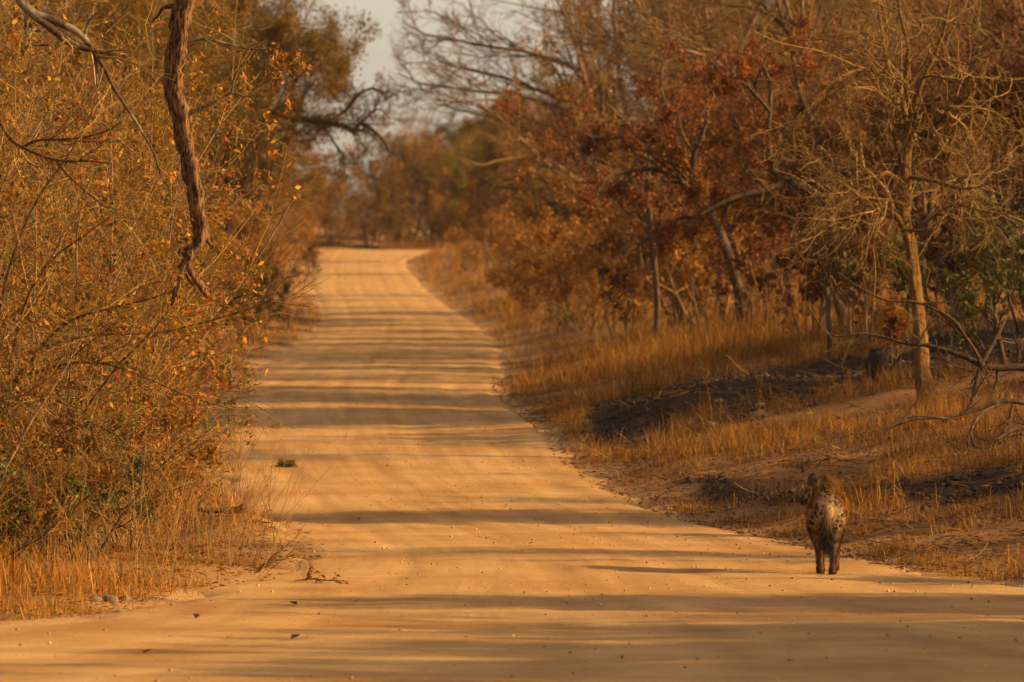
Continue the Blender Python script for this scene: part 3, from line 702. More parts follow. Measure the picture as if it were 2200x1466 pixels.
# grey lichen-covered tree leaning in at the upper left
b1 = (X(-230, 48), 48.0, 0); b1 = (b1[0], b1[1], float(H(b1[0], b1[1])))
lich = hero('lichen_tree', b1, 'grey tree with lichen spotted limbs leaning down from the top left corner', 'tree')
tp, tr_ = path([(b1[0], b1[1], b1[2] - .3), at(-235, 700, 48), at(-180, 300, 47.8), at(-90, 20, 47.6), at(20, -40, 47.5)], [.11, .09, .08, .07, .06], 18)
put(lich, 'trunk', tubes(tp, tr_, 10, rngh, .06), 'bark_dark')
lw = []
for seq, rr in [([(20, -40), (62, 22), (130, 50), (175, 76), (200, 110), (226, 150), (245, 190), (266, 222), (292, 262), (331, 330), (348, 380), (396, 452)], [15, 13, 11, 9, 7, 6, 5, 4.5, 3.5, 3, 2.5, 1.5]),
                ([(62, 22), (112, 62), (160, 96), (215, 110), (252, 116)], [13, 12, 10, 8, 6]), ([(62, 22), (54, 50), (62, 80), (72, 96), (104, 97)], [6, 6, 5, 4, 2]),
                ([(182, 80), (190, 50), (208, 30), (232, 28)], [5, 4, 3, 2]), ([(200, 115), (208, 150), (210, 190), (218, 220), (230, 275)], [4, 4, 3, 2, 1]), ([(270, 230), (255, 255), (238, 275)], [2.5, 2, 1])]:
    a, b = pxpath(seq, 47.5, [.8 * q_ for q_ in rr]); put(lich, 'limb', tubes(a, b, 8, rngh, .06), 'bark_grey')
    c = spawn(rngh, a, b, 8, .3, 1, .6, .25, .3, .5, 5, .15, -.03, .3); c2 = spawn(rngh, c[0], c[1], 4, .2, 1, .6, .2, .5, .7, 4, .15, 0, .4)
    lw += [tubes(*c, 4), tubes(*c2, 3)]
put(lich, 'twigs', merge(lw), 'twig_tan', 'stuff')

# pale-trunked tree on the right bank
gx, gy, gz = X(1987, 76), 76.0, 0; gz = float(H(gx, gy))
pale = hero('pale_trunk_tree', (gx, gy, gz), 'leafless tree with a straight pale sunlit trunk and twisting branches on the right bank', 'tree')
base_py = 733 - (gz - CAMZ) * FOC / 76
tp, tr_ = pxpath([(1990, base_py + 30), (1987, base_py - 12), (1980, 800), (1978, 750), (1974, 690), (1966, 620), (1957, 540), (1944, 470), (1946, 400), (1945, 350), (1950, 300), (1956, 268)], 76, [30, 19, 15.5, 13.5, 12, 13, 11, 10.5, 11, 10.5, 8])
put(pale, 'trunk', tubes(tp, tr_, 16, rngh, .12), 'bark_pale')
heads = []
for seq, rr, dy in [([(1955, 270), (1966, 220), (1986, 160), (2012, 108), (2034, 40), (2050, -60)], [8, 7, 6, 5, 4, 2], (0, -.3, -.8)),
                ([(1955, 275), (2000, 246), (2050, 216), (2110, 198), (2170, 160), (2240, 130)], [6, 6, 5, 4, 3, 1.5], (0, -.4, -.6)),
                ([(1950, 290), (1938, 210), (1910, 150), (1893, 60), (1880, -60)], [7, 6, 5, 4, 2], (0, .4, .8)),
                ([(1950, 300), (1956, 240), (1944, 180), (1950, 100), (1930, 10), (1935, -80)], [6, 5, 4, 4, 3, 2], (0, -.5, -.9)),
                ([(1905, 155), (1850, 150), (1800, 168), (1775, 190), (1755, 225)], [4, 4, 3, 2, 1], (.6, .2, 0)),
                ([(1948, 400), (1910, 374), (1860, 385), (1800, 392), (1760, 400)], [5, 4, 3, 2, 1], (0, -.6, -1)),
                ([(1950, 380), (2010, 390), (2060, 405), (2110, 400), (2160, 375)], [5, 4, 3, 2, 1], (0, -.5, -1)),
                ([(1955, 530), (1936, 480), (1918, 458), (1870, 440), (1830, 470), (1790, 510)], [8, 7, 5, 4, 3, 1], (0, -.3, -.9)),
                ([(1950, 440), (1900, 430), (1850, 425), (1790, 445), (1740, 480)], [5, 4, 3, 2, 1], (0, -.7, -1.2)),
                ([(1952, 500), (2000, 470), (2050, 440), (2100, 452), (2180, 462)], [5, 4, 3, 2, 1], (0, -.5, -1))]:
    a, b = pxpath(seq, 76, rr, dy); put(pale, 'limb', tubes(a, b, 7, rngh, .06), 'bark_pale'); heads.append((a, b))
tw = []
hs_ = heads + [(tp[:, len(tp[0]) // 2:], tr_[:, len(tp[0]) // 2:])]
for a, b in hs_:
    c = spawn(rngh, a, b, 13, .1, 1, 1.0, .35, 0, .45, 9, .22, -.005, .3, absl=1.6, shrink=.35)
    c2 = spawn(rngh, c[0], c[1], 8, .12, 1, .8, .3, .5, .6, 6, .27, 0, .4); c3 = spawn(rngh, c2[0], c2[1], 4, .2, 1, .8, .3, .5, .75, 4, .25, 0, .5)
    tw += [tubes(c[0], np.maximum(c[1], .004), 4), tubes(c2[0], np.maximum(c2[1], .0028), 3), tubes(c3[0], np.maximum(c3[1], .0022), 3)]
put(pale, 'twigs', merge(tw), 'twig_pale', 'stuff')

bpy.context.view_layer.update()
inv = np.array(OVER.matrix_basis.inverted())
def put_local(nm, geo, mat, kind=None):
    vv3 = np.c_[geo[0], np.ones(len(geo[0]))] @ inv.T
    return link(nm, np_mesh(nm, vv3[:, :3], geo[1], geo[2]), M[mat], OVER, kind)
tw = []
for seq, rr in [([(610, 250), (660, 258), (700, 264), (722, 268), (748, 276), (760, 284), (766, 272), (780, 266), (800, 280), (822, 300), (836, 325)], [7, 7, 6.5, 6, 6, 5, 5, 4.5, 4, 3, 2]), ([(700, 264), (740, 240), (770, 205), (800, 190), (822, 200)], [4, 3.5, 3, 2.5, 1.5]), ([(765, 272), (790, 250), (815, 235), (838, 255)], [3.5, 3, 2, 1.5]), ([(690, 262), (720, 310), (738, 340), (742, 370)], [3, 2.5, 2, 1.2])]:
    a, b = pxpath(seq, 176.5, rr, (1.2, 0, -.8)); put_local('limb', tubes(a, b, 7, rngh, .06), 'bark_dark')
    c = spawn(rngh, a, b, 15, .3, 1, .9, .3, 0, .45, 6, .2, -.03, .3, absl=1.0, shrink=.2); c2 = spawn(rngh, c[0], c[1], 9, .15, 1, .75, .3, .5, .6, 5, .2, -.02, .4); c3 = spawn(rngh, c2[0], c2[1], 4, .2, 1, .7, .3, .5, .75, 4, .2, 0, .5)
    tw += [tubes(c[0], np.maximum(c[1], .008), 4), tubes(c2[0], np.maximum(c2[1], .006), 3), tubes(c3[0], np.maximum(c3[1], .005), 3)]
put_local('twigs', merge(tw), 'twig_brown', 'stuff')

# arching shrub with long pale stems at the left edge of the view
sx0 = X(-60, 50.5); arch = hero('arching_shrub', (sx0, 50.5, float(H(sx0, 50.5))), 'leafless shrub of long pale stems arching up and right from the left edge', 'shrub')
gpy = 733 - (arch.location.z - CAMZ) * FOC / 50.5; tw = []
for seq, rr, dy in [([(-60, gpy + 15), (-20, 1000), (15, 880), (40, 810), (90, 745), (150, 690), (230, 665), (330, 640), (430, 600)], [7, 6.5, 6, 6, 5, 4, 3, 2, 1], (0, -.4, -.9)),
                ([(-50, gpy + 15), (-40, 1000), (-10, 850), (60, 845), (120, 858), (180, 898), (240, 930), (280, 960)], [6, 5.5, 5, 4.5, 4, 3, 2, 1], (0, -.3, -1.0)),
                ([(-70, gpy + 15), (-60, 700), (-20, 285), (25, 302), (50, 318), (120, 344), (190, 346), (240, 352)], [6, 6, 5, 4.5, 4, 3.5, 2.5, 1.5], (0, -.2, -.8)),
                ([(50, 318), (80, 302), (160, 298), (225, 283), (260, 262)], [3.5, 3, 2.5, 2, 1], (-.2, -.9)), ([(120, 344), (150, 380), (205, 428), (260, 470)], [3, 2.5, 2, 1], (-.4, -.9)),
                ([(15, 880), (25, 770), (60, 640), (110, 560), (190, 500), (250, 455)], [4, 4, 3.5, 3, 2, 1], (-.2, -.8)), ([(90, 745), (200, 720), (330, 715), (450, 690), (560, 655), (585, 640)], [3, 2.8, 2.4, 2, 1.4, .8], (-.4, -.7)),
                ([(-55, gpy + 15), (0, 1080), (90, 1060), (200, 1100), (300, 1150)], [4, 4, 3, 2, 1], (0, -.7)), ([(40, 810), (160, 780), (260, 790), (400, 850), (500, 880)], [3.5, 3, 2.5, 2, 1], (-.3, -.8)), ([(-60, gpy + 15), (-30, 900), (10, 620), (70, 450), (150, 330), (200, 240)], [5, 5, 4, 3, 2, 1], (0, -.6))]:
    a, b = pxpath(seq, 50.5, rr, dy); put(arch, 'stem', tubes(a, b, 7, rngh, .06), 'bark_pale')
    c = spawn(rngh, a, b, 12, .3, 1, .6, .25, 0, .5, 6, .13, .01, .3, absl=.7, shrink=.3); c2 = spawn(rngh, c[0], c[1], 5, .2, 1, .6, .25, .5, .65, 5, .14, 0, .4); c3 = spawn(rngh, c2[0], c2[1], 3, .2, 1, .6, .25, .55, .75, 4, .14, 0, .4)
    tw += [tubes(c[0], np.maximum(c[1], .003), 4), tubes(c2[0], np.maximum(c2[1], .002), 3), tubes(c3[0], np.maximum(c3[1], .0018), 3)]
put(arch, 'twigs', merge(tw), 'twig_pale', 'stuff')

def limb_tree(name, label, y, trunk, trunk_r, limbs, mat, tmat, leafm, nleaf, leafsize, ntw=10, tl=.9, wig=.2):
    p0 = trunk[0]; gx = X(p0[0], y); gz = float(H(gx, y)); bpy_ = 733 - (gz - CAMZ) * FOC / y
    r = hero(name, (gx, y, gz), label, 'tree')
    tp, tr_ = pxpath([(p0[0], bpy_ + 15), (p0[0], bpy_ - 15)] + trunk[1:], y, [trunk_r[0]] + trunk_r); put(r, 'trunk', tubes(tp, tr_, 9, rngh, .07), mat)
    hd = [(tp[:, len(tp[0]) // 2:], tr_[:, len(tp[0]) // 2:])]
    for seq, rr, dy in limbs:
        a, b = pxpath(seq, y, rr, dy); put(r, 'limb', tubes(a, b, 7, rngh, .06), mat); hd.append((a, b))
    tw = []; tips = []
    for a, b in hd:
        c = spawn(rngh, a, b, ntw, .15, 1, .8, .3, 0, .55, 6, wig, .03, .3, absl=tl, shrink=.3)
        c2 = spawn(rngh, c[0], c[1], 6, .15, 1, .75, .3, .5, .6, 5, wig, 0, .4); c3 = spawn(rngh, c2[0], c2[1], 3, .2, 1, .7, .3, .5, .75, 4, wig, 0, .5)
        tw += [tubes(c[0], np.maximum(c[1], .005), 4), tubes(c2[0], np.maximum(c2[1], .0035), 3), tubes(c3[0], np.maximum(c3[1], .003), 3)]; tips.append(c3[0])
    put(r, 'twigs', merge(tw), tmat, 'stuff')
    if nleaf: put(r, 'foliage', leaves(rngh, np.concatenate(tips), nleaf, leafsize, slim=.6, jit=.05, cluster=3), leafm, 'stuff')
    return r
limb_tree('arched_limb_tree', 'rust leaved tree leaning left with one black limb arching downward', 105,
    [(1600, 0), (1582, 600), (1558, 530), (1538, 480), (1510, 440), (1478, 405), (1440, 365), (1400, 330), (1385, 300)], [12, 11, 11, 11, 10, 9, 8, 6, 5, 4],
    [([(1432, 372), (1402, 364), (1360, 367), (1312, 376), (1287, 402), (1275, 450)], [5, 5, 4.5, 4, 3.5, 2], (0, -.4, -.8)),
     ([(1512, 472), (1490, 467), (1455, 472), (1425, 490)], [5, 4, 3, 2], (0, .4, .8)), ([(1388, 305), (1350, 296), (1310, 300), (1270, 320)], [4, 4, 3, 2], (0, .4, .6)),
     ([(1500, 430), (1490, 340), (1520, 250), (1510, 150)], [7, 6, 4, 2], (0, -.6, -1)), ([(1460, 385), (1450, 280), (1420, 190), (1430, 110)], [6, 5, 3, 2], (0, .5, 1))],
    'bark_dark', 'twig_dark', 'rust_leaf', 14000, .047)
limb_tree('grey_limb_tree', 'rust leaved tree with a long grey limb bending left across the middle', 98,
    [(1812, 0), (1800, 640), (1790, 540), (1778, 440), (1742, 412), (1702, 394), (1664, 366), (1650, 300), (1656, 210), (1640, 120)], [11, 10, 10, 10, 9, 9, 8, 7, 5, 4, 3],
    [([(1690, 392), (1642, 408), (1580, 424), (1530, 446), (1490, 470)], [7, 6, 5, 4, 2], (0, -.4, -.9)),
     ([(1778, 440), (1792, 350), (1765, 295), (1732, 240), (1716, 190), (1700, 110)], [9, 9, 8, 7, 6, 3], (0, .4, .9)), ([(1700, 392), (1640, 345), (1610, 350), (1590, 375)], [4, 4, 3, 2], (0, .5, .8)),
     ([(1655, 240), (1600, 180), (1560, 170), (1520, 120)], [5, 4, 3, 2], (0, -.6, -1.2))],
    'bark_dark', 'twig_dark', 'rust_leaf', 13000, .047)
limb_tree('slim_trunk_tree', 'slim dark trunked tree standing alone in the grass of the right verge', 120,
    [(1411, 0), (1412, 640), (1407, 580), (1401, 520), (1394, 450), (1391, 400), (1396, 320), (1402, 240)], [6.5, 6, 6.5, 7, 8, 7, 6, 4, 3],
    [([(1397, 510), (1378, 522), (1357, 540)], [4, 3, 2], None), ([(1404, 560), (1416, 500), (1424, 440), (1440, 380)], [5, 4.5, 4, 2], (0, .5, .9)), ([(1394, 440), (1370, 380), (1372, 300)], [4, 3, 1.5], (0, -.5, -.9)),
     ([(1396, 330), (1340, 260), (1300, 220)], [4, 3, 1.5], (0, -.5, -1)), ([(1398, 310), (1440, 240), (1470, 180)], [4, 3, 1.5], (0, .5, 1))],
    'bark_dark', 'twig_brown', 'tan_leaf', 900, .06, 9, .9, .18)
limb_tree('forked_sapling', 'thin dark tree forking low in front of the rust leaved saplings', 88,
    [(1783, 0), (1782, 720), (1780, 655), (1790, 620), (1797, 560), (1800, 500)], [6, 6, 5.5, 5, 4, 3, 2],
    [([(1780, 655), (1770, 610), (1768, 560), (1755, 500)], [4.5, 4, 3, 2], (0, .2, .4))], 'bark_dark', 'twig_dark', 'rust_leaf', 500, .06, 6, .6, .18)

# fallen dead wood on the right bank
def dead_wood(name, label, y, seqs, mat='bark_deadgrey', ntw=6, tmat='twig_dark', cat='fallen tree'):
    s0 = seqs[0][0][-1]; r = hero(name, (X(s0[0], y), y, float(H(X(s0[0], y), y))), label, cat)
    tw = []
    for k, (seq, rr, dy) in enumerate(seqs):
        a, b = pxpath(seq, y, [.78 * q_ for q_ in rr], dy); put(r, 'trunk' if k == 0 else 'branch', tubes(a, b, 8, rngh, .07, True), mat)
        c = spawn(rngh, a, b, ntw, .1, 1, .8, .3, 0, .5, 6, .22, 0, .3, absl=.55, shrink=.2); c2 = spawn(rngh, c[0], c[1], 3, .2, 1, .7, .3, .5, .7, 4, .2, 0, .4)
        tw += [tubes(c[0], np.maximum(c[1], .004), 4), tubes(c2[0], np.maximum(c2[1], .003), 3)]
    put(r, 'twigs', merge(tw), tmat, 'stuff'); return r
dead_wood('fallen_tree', 'grey fallen dead tree lying across the bank in front of the pale trunk', 73,
    [([(1728, 640), (1742, 670), (1785, 720), (1850, 717), (1900, 725), (1940, 737), (1990, 742), (2040, 755), (2080, 770), (2112, 786), (2150, 790), (2220, 795), (2300, 860), (2340, 930)], [1.5, 2.5, 3, 4, 4.5, 5, 6, 7, 8, 9, 10, 11, 12, 13], (-.2, 0, 0, .3)),
     ([(1800, 585), (1850, 620), (1905, 646), (1960, 648), (2010, 665), (2050, 690), (2074, 725), (2098, 760), (2112, 786)], [1.5, 2.5, 3, 3.5, 4, 4.5, 5, 5.5, 6], (-.8, -.5, 0)),
     ([(2110, 778), (2135, 735), (2150, 705), (2158, 690)], [8, 7, 6, 5], (0, .3)), ([(2078, 890), (2092, 850), (2100, 810), (2112, 782)], [6, 7, 7, 6], (-.4, 0)),
     ([(2090, 800), (2040, 780), (2015, 755), (2017, 740), (2040, 720)], [3, 3, 2.5, 2, 1.5], (0, -.6)), ([(1850, 718), (1820, 735), (1790, 740)], [3, 2.5, 1.5], (0, -.2))])
dead_wood('brush_pile', 'tangle of dark dead branches lying on the grass at the right edge', 67,
    [([(1888, 932), (1960, 902), (2040, 896), (2100, 880), (2150, 862), (2220, 870), (2300, 900), (2330, 940)], [2.5, 4, 5, 6, 7, 8, 8, 8], (-.3, 0, .3)),
     ([(2150, 866), (2110, 888), (2086, 925), (2095, 960), (2115, 982)], [4, 4, 4, 3.5, 3], (0, -.5, -.8)), ([(2240, 910), (2180, 922), (2140, 948), (2108, 985), (2050, 995)], [5, 5, 5, 5, 4], (0, -.5, -.9)),
     ([(2175, 870), (2165, 915), (2140, 945), (2128, 975)], [3.5, 3.5, 3, 2.5], (0, -.4)), ([(2230, 940), (2180, 932), (2130, 960), (2120, 985)], [5, 4, 4, 3], (-.4, -.8)), ([(1790, 940), (1890, 922), (1955, 895), (2040, 900)], [1.5, 2, 3, 3], (-.6, -.2)),
     ([(2040, 1000), (2100, 985), (2160, 965), (2240, 960)], [5, 6, 7, 8], (-.9, -.6))], 'bark_dark', 5)
sx, sy, sz = ground_at(1888, 812)
st = hero('charred_stump', (sx, sy, sz), 'black charred stump standing in the burnt patch left of the pale trunk', 'stump')
a, b = path([(sx + .05, sy, sz - .2), (sx, sy, sz + .12), (sx - .02, sy, sz + .30), (sx + .03, sy, sz + .40)], [.24, .19, .14, .05], 10)
put(st, 'trunk', tubes(a, b, 10, rngh, .16, True), 'bark_char')
a, b = path([(sx + .1, sy - .05, sz), (sx + .24, sy - .05, sz + .14), (sx + .30, sy, sz + .3)], [.09, .07, .02], 7); put(st, 'snag', tubes(a, b, 7, rngh, .14, True), 'bark_char')

# ------------------------------------------------------------------ grass
def blades(rng, xs, ys, h, w, per, spread, bend=1.15):
    n = len(xs); idx = np.repeat(np.arange(n), per); m = len(idx)
    bx = xs[idx] + rng.normal(size=m) * spread; by = ys[idx] + rng.normal(size=m) * spread; bz = H(bx, by) - .02
    hh = h[idx] * (.3 + rng.exponential(.45, m).clip(0, 1.4)); az = rng.uniform(0, 2 * np.pi, m); ln = rng.uniform(.05, bend, m) ** 1.3 * hh
    dx, dy = np.cos(az), np.sin(az); wa = rng.uniform(0, np.pi, m); wx, wy = np.cos(wa) * w[idx], np.sin(wa) * w[idx]
    P0 = np.stack([bx - wx, by - wy, bz], -1); P1 = np.stack([bx + wx, by + wy, bz], -1)
    mx, my, mz = bx + dx * ln * .35, by + dy * ln * .35, bz + hh * .6
    P2 = np.stack([mx + wx * .7, my + wy * .7, mz], -1); P3 = np.stack([mx - wx * .7, my - wy * .7, mz], -1)
    P4 = np.stack([bx + dx * ln, by + dy * ln, bz + hh], -1)
    vtx = np.stack([P0, P1, P2, P3, P4], 1).reshape(-1, 3); o = np.arange(m)[:, None] * 5
    return vtx, o + np.array([[0, 1, 2, 3]]), o + np.array([[3, 2, 4]])

def scatter_grass(name, seed, count, y0, y1, side, dmax, hh, label, per=24, mat='grass', burn=None, edge=.15, bend=1.15):
    rng = np.random.default_rng(seed)
    ys = y0 * (y1 / y0) ** rng.uniform(0, 1, count); d = edge + dmax * rng.uniform(0, 1, count) ** 1.2
    xs = Redge(ys) + d if side > 0 else Ledge(ys) - d
    bn = burnt(xs, ys); ns = fbm(xs / 1.6, ys / 2.4, seed, 2)
    keep = (rng.uniform(-.35, .35, count) < ns * 1.8 + .10 * sstep(.3, 1.5, d) + .12 * sstep(80, 95, ys) + .10 * (1 - sstep(58, 72, ys)) + .02)
    keep &= (bn < rng.uniform(.05, .6, count)) if burn is None else (bn > rng.uniform(.2, .8, count))
    xs, ys, d, ns = xs[keep], ys[keep], d[keep], ns[keep]
    h = hh * (.30 + 1.4 * np.clip(ns + .35, 0, 1.2)) * (.45 + .55 * sstep(0, 1.4, d)) * (.80 + .22 * sstep(78, 96, ys))
    w = .0014 + .000026 * ys
    vtx, qd, tr = blades(rng, xs, ys, h, w, per, .11, bend)
    o = link(name, np_mesh(name, vtx, qd, tr, False), M[mat], kind='stuff'); tag(o, label, 'grass'); return o
scatter_grass('dry_grass', 1, 11000, 50, 118, 1, 8, .32, 'dry straw coloured grass covering the right bank above the animal')
scatter_grass('dry_grass', 7, 7000, 47, 105, 1, 8, .09, 'flattened matted straw lying between the tufts of the right bank', 22, bend=5.0)
scatter_grass('dry_grass', 8, 2200, 44, 75, -1, 3, .09, 'flattened matted straw under the left thicket', 22, bend=5.0)
scatter_grass('dry_grass', 2, 2800, 100, 390, 1, 11, .44, 'tall dry grass on the far right verge up to the bend', 18)
scatter_grass('dry_grass', 3, 1900, 44, 80, -1, 3.0, .33, 'dry grass and stalks at the foot of the left thicket', 20)
scatter_grass('dry_grass', 4, 1700, 78, 390, -1, 6, .50, 'blurred dry grass on the far left verge', 16)
scatter_grass('dry_grass', 5, 1500, 403, 426, -1, 12, 1.6, 'tall dry grass closing the view beyond the crest of the road', 16, edge=-13)
scatter_grass('scorched_grass', 6, 6500, 58, 104, 1, 10, .17, 'black scorched stubble on the burnt patch of the right bank', 12, 'char_grass', True)

# tall thin stalks under the left thicket
rs = np.random.default_rng(8)
n = 420; ys = rs.uniform(46.5, 66, n); xs = Ledge(ys) - rs.uniform(.05, 2.2, n)
stk = grow(rs, np.stack([xs, ys, H(xs, ys) - .03], -1), np.stack([rs.normal(size=n) * .3, rs.normal(size=n) * .3, np.ones(n)], -1), rs.uniform(.4, 1.3, n), np.full(n, .0028), 6, .10, 0, .5)
sb = spawn(rs, stk[0], stk[1], 4, .4, 1, .5, .2, .3, .7, 4, .15, 0, .5)
o = link('dry_stalks', np_mesh('dry_stalks', *merge([tubes(*stk, 3), tubes(*sb, 3)])), M['twig_tan'], kind='stuff'); tag(o, 'thin dry weed stalks standing in front of the left thicket', 'stalks')

# litter of fallen leaves and small gravel
def litter(name, seed, n, yr_, xf, size, mat, label, cat):
    rng = np.random.default_rng(seed)
    ys = yr_[0] * (yr_[1] / yr_[0]) ** rng.uniform(0, 1, n); xs = xf(rng, ys, n); zs = H(xs, ys) + .022
    s = size * rng.uniform(.4, 1.5, n); a = rng.uniform(0, 6.28, n)
    c, s_ = np.cos(a) * s, np.sin(a) * s; tl = rng.uniform(-.5, .5, n) * s
    V0 = np.stack([xs - c, ys - s_, zs - tl * .2 ], -1); V1 = np.stack([xs + s_ * .5, ys - c * .5, zs + abs(tl)], -1); V2 = np.stack([xs + c, ys + s_, zs + tl * .4], -1); V3 = np.stack([xs - s_ * .5, ys + c * .5, zs + abs(tl) * .6], -1)
    o = link(name, np_mesh(name, np.stack([V0, V1, V2, V3], 1), np.arange(4 * n).reshape(-1, 4), None, False), M[mat], kind='stuff'); tag(o, label, cat)
litter('leaf_litter', 12, 15000, (44, 90), lambda r, y, n: Ledge(y) - .9 + np.abs(r.normal(size=n)) * -1.6 + r.uniform(0, 1.3, n), .03, 'thicket_leaf', 'fallen dry leaves littering the left road edge', 'leaf litter')
litter('leaf_litter', 13, 16000, (52, 110), lambda r, y, n: Redge(y) - .25 + np.abs(r.normal(size=n)) * 2.6, .03, 'rust_leaf', 'fallen dry leaves and twigs on the right bank', 'leaf litter')

rk = np.random.default_rng(21); n = 1500; ys = rk.uniform(50, 95, n); xs = Redge(ys) + .2 + rk.uniform(0, 1, n) ** 1.3 * 6
az = rk.uniform(0, 6.28, n); stt = np.stack([xs, ys, H(xs, ys) + .03], -1)
sk = grow(rk, stt, np.stack([np.cos(az), np.sin(az), rk.uniform(-.05, .25, n)], -1), rk.uniform(.15, .7, n), rk.uniform(.003, .008, n), 5, .12, -.01, .5)
o = link('twig_litter', np_mesh('twig_litter', *tubes(*sk, 3)), M['twig_brown'], kind='stuff'); tag(o, 'thin dead sticks strewn through the grass of the right bank', 'twig litter')

def stone_geo(rng, sub=1):
    import bmesh
    bm = bmesh.new(); bmesh.ops.create_icosphere(bm, subdivisions=sub, radius=1)
    for vv in bm.verts: vv.co *= 1 + rng.uniform(-.22, .22); vv.co.z *= .65
    vs = np.array([x.co[:] for x in bm.verts]); fs = np.array([[x.index for x in f.verts] for f in bm.faces]); bm.free(); return vs, fs
def stone_mat(name, c1, c2):
    m, nt, b = new_mat(name, .9, .15); tc = N(nt, 'ShaderNodeTexCoord'); n = N(nt, 'ShaderNodeTexNoise', Scale=3.0, Detail=5.0); nt.links.new(tc.outputs['Object'], n.inputs['Vector'])
    r = ramp(nt, [(.35, c1), (.65, c2)]); nt.links.new(n.outputs[0], r.inputs[0]); nt.links.new(r.outputs[0], b.inputs['Base Color']); return m
M['gravel'] = twig_mat('road_gravel', [(.10, .055, .025), (.27, .15, .06), (.40, .23, .09), (.55, .36, .18)])
M['stone'] = stone_mat('sandy_stone', (.18, .10, .045), (.33, .20, .09)); M['stone_grey'] = stone_mat('grey_stone', (.13, .08, .042), (.23, .15, .085))
rng = np.random.default_rng(14); sv, sf = stone_geo(rng, 0 or 1)
n = 5200; ys = 34 * (100 / 34) ** rng.uniform(0, 1, n); uu_ = rng.uniform(0, 1, n) ** np.where(rng.uniform(size=n) < .5, .35, 1.0)
xs = Ledge(ys) + uu_ * (Redge(ys) - Ledge(ys)) * 1.03; sz = .003 + .013 * rng.uniform(0, 1, n) ** 5
import bmesh
bm = bmesh.new(); bmesh.ops.create_icosphere(bm, subdivisions=1, radius=1); pv = np.array([x.co[:] for x in bm.verts]); pf = np.array([[x.index for x in f.verts] for f in bm.faces]); bm.free()
ov, of = np.array([[1, 0, 0], [-1, 0, 0], [0, 1, 0], [0, -1, 0], [0, 0, 1], [0, 0, -1.]]), np.array([[0, 2, 4], [2, 1, 4], [1, 3, 4], [3, 0, 4], [2, 0, 5], [1, 2, 5], [3, 1, 5], [0, 3, 5]])
gv = (ov[None] * (1 + .4 * rng.uniform(-1, 1, (n, 6, 1))) * sz[:, None, None] * np.array([1, 1, .8])) + np.stack([xs, ys, H(xs, ys) + .014 + sz * .3], -1)[:, None]
gf = of[None] + (np.arange(n) * 6)[:, None, None]
o = link('gravel', np_mesh('gravel', gv, None, gf, False), M['gravel'], kind='stuff'); tag(o, 'loose small gravel scattered over the dirt road', 'gravel')

# stones one can point to
GST = 'stones lying beside the road'
for px, py, r, mt, lab in [(1170, 832, .09, 'stone', 'pale stone at the foot of the burnt bank beside the road'), (1634, 893, .10, 'stone', 'largest pale stone on the burnt bank'), (1634, 873, .07, 'stone', 'small stone just above the largest one on the burnt bank'),
        (1530, 915, .08, 'stone', 'flat pale stone in the middle of the burnt bank'), (1480, 912, .06, 'stone', 'pale stone on the burnt bank left of the flat one'), (1545, 865, .07, 'stone', 'stone near the top of the burnt bank'),
        (205, 1292, .055, 'stone_grey', 'grey stone at the lower left, leftmost of the close trio'), (235, 1294, .075, 'stone_grey', 'largest grey stone of the trio at the lower left road edge'), (268, 1290, .05, 'stone_grey', 'dark grey stone, rightmost of the trio at the lower left'),
        (1440, 1108, .06, 'stone', 'small brown stone at the right road edge left of the animal'), (1742, 1195, .045, 'stone_grey', 'small dark stone on the road just left of the animal'), (1830, 1196, .04, 'stone', 'small pale stone on the road just right of the animal')]:
    x, y, z = ground_at(px, py); vs, fs = stone_geo(rng, 2)
    o = link('stone', np_mesh('stone', vs * r * np.array([1.15, 1, 1]), None, fs), M[mt]); o.location = (x, y, z + r * .08); o.rotation_euler = (0, 0, rng.uniform(0, 6)); tag(o, lab, 'stone', GST)

# broken log on the left berm, twigs and sprigs lying on the road
x, y, z = ground_at(500, 1108)
lg = hero('broken_log', (x, y, z), 'short broken log with a pale split end lying on the soil berm at the left', 'log')
a, b = path([(x - .36, y + .05, z + .05), (x - .12, y, z + .045), (x + .05, y, z + .05), (x + .13, y - .02, z + .075), (x + .17, y - .03, z + .085)], [.02, .028, .035, .045, .03], 12)
put(lg, 'trunk', tubes(a, b, 9, rngh, .12, True), 'bark_brown')
a, b = path([(x - .30, y + .03, z + .05), (x - .34, y, z + .13), (x - .27, y, z + .17)], [.02, .016, .006], 7); put(lg, 'branch', tubes(a, b, 6, rngh, .1, True), 'bark_brown')
for px, py, ln, lab in [(560, 1128, .22, 'dark stick lying on the lit side of the soil berm'), (690, 1254, .45, 'thin twig with dry leaves lying flat on the road')]:
    x, y, z = ground_at(px, py); s = hero('fallen_twig', (x, y, z), lab, 'twig')
    a, b = path([(x - ln * .5, y + .08, z + .02), (x - ln * .2, y + .10, z + .035), (x + ln * .1, y, z + .028), (x + ln * .5, y - .12, z + .025)], [.005, .007, .003] if ln > .3 else [.010, .012, .005], 9); put(s, 'stem', tubes(a, b, 5, rngh, .1), 'bark_dark')
    if ln > .3: c = spawn(rngh, a, b, 10, .1, 1, .7, .2, .25, .6, 4, .15, 0, .5); put(s, 'twigs', tubes(c[0], c[1], 3), 'twig_brown', 'stuff'); put(s, 'foliage', leaves(rngh, c[0], 110, .035, jit=.03), 'rust_leaf', 'stuff')
x, y, z = ground_at(608, 1005); sp = hero('green_sprig', (x, y, z), 'small broken green leafy sprig lying alone on the road', 'sprig')
a, b = path([(x - .12, y, z + .02), (x + .02, y, z + .05), (x + .16, y, z + .03)], [.006, .005, .003], 6); put(sp, 'stem', tubes(a, b, 4), 'bark_brown')
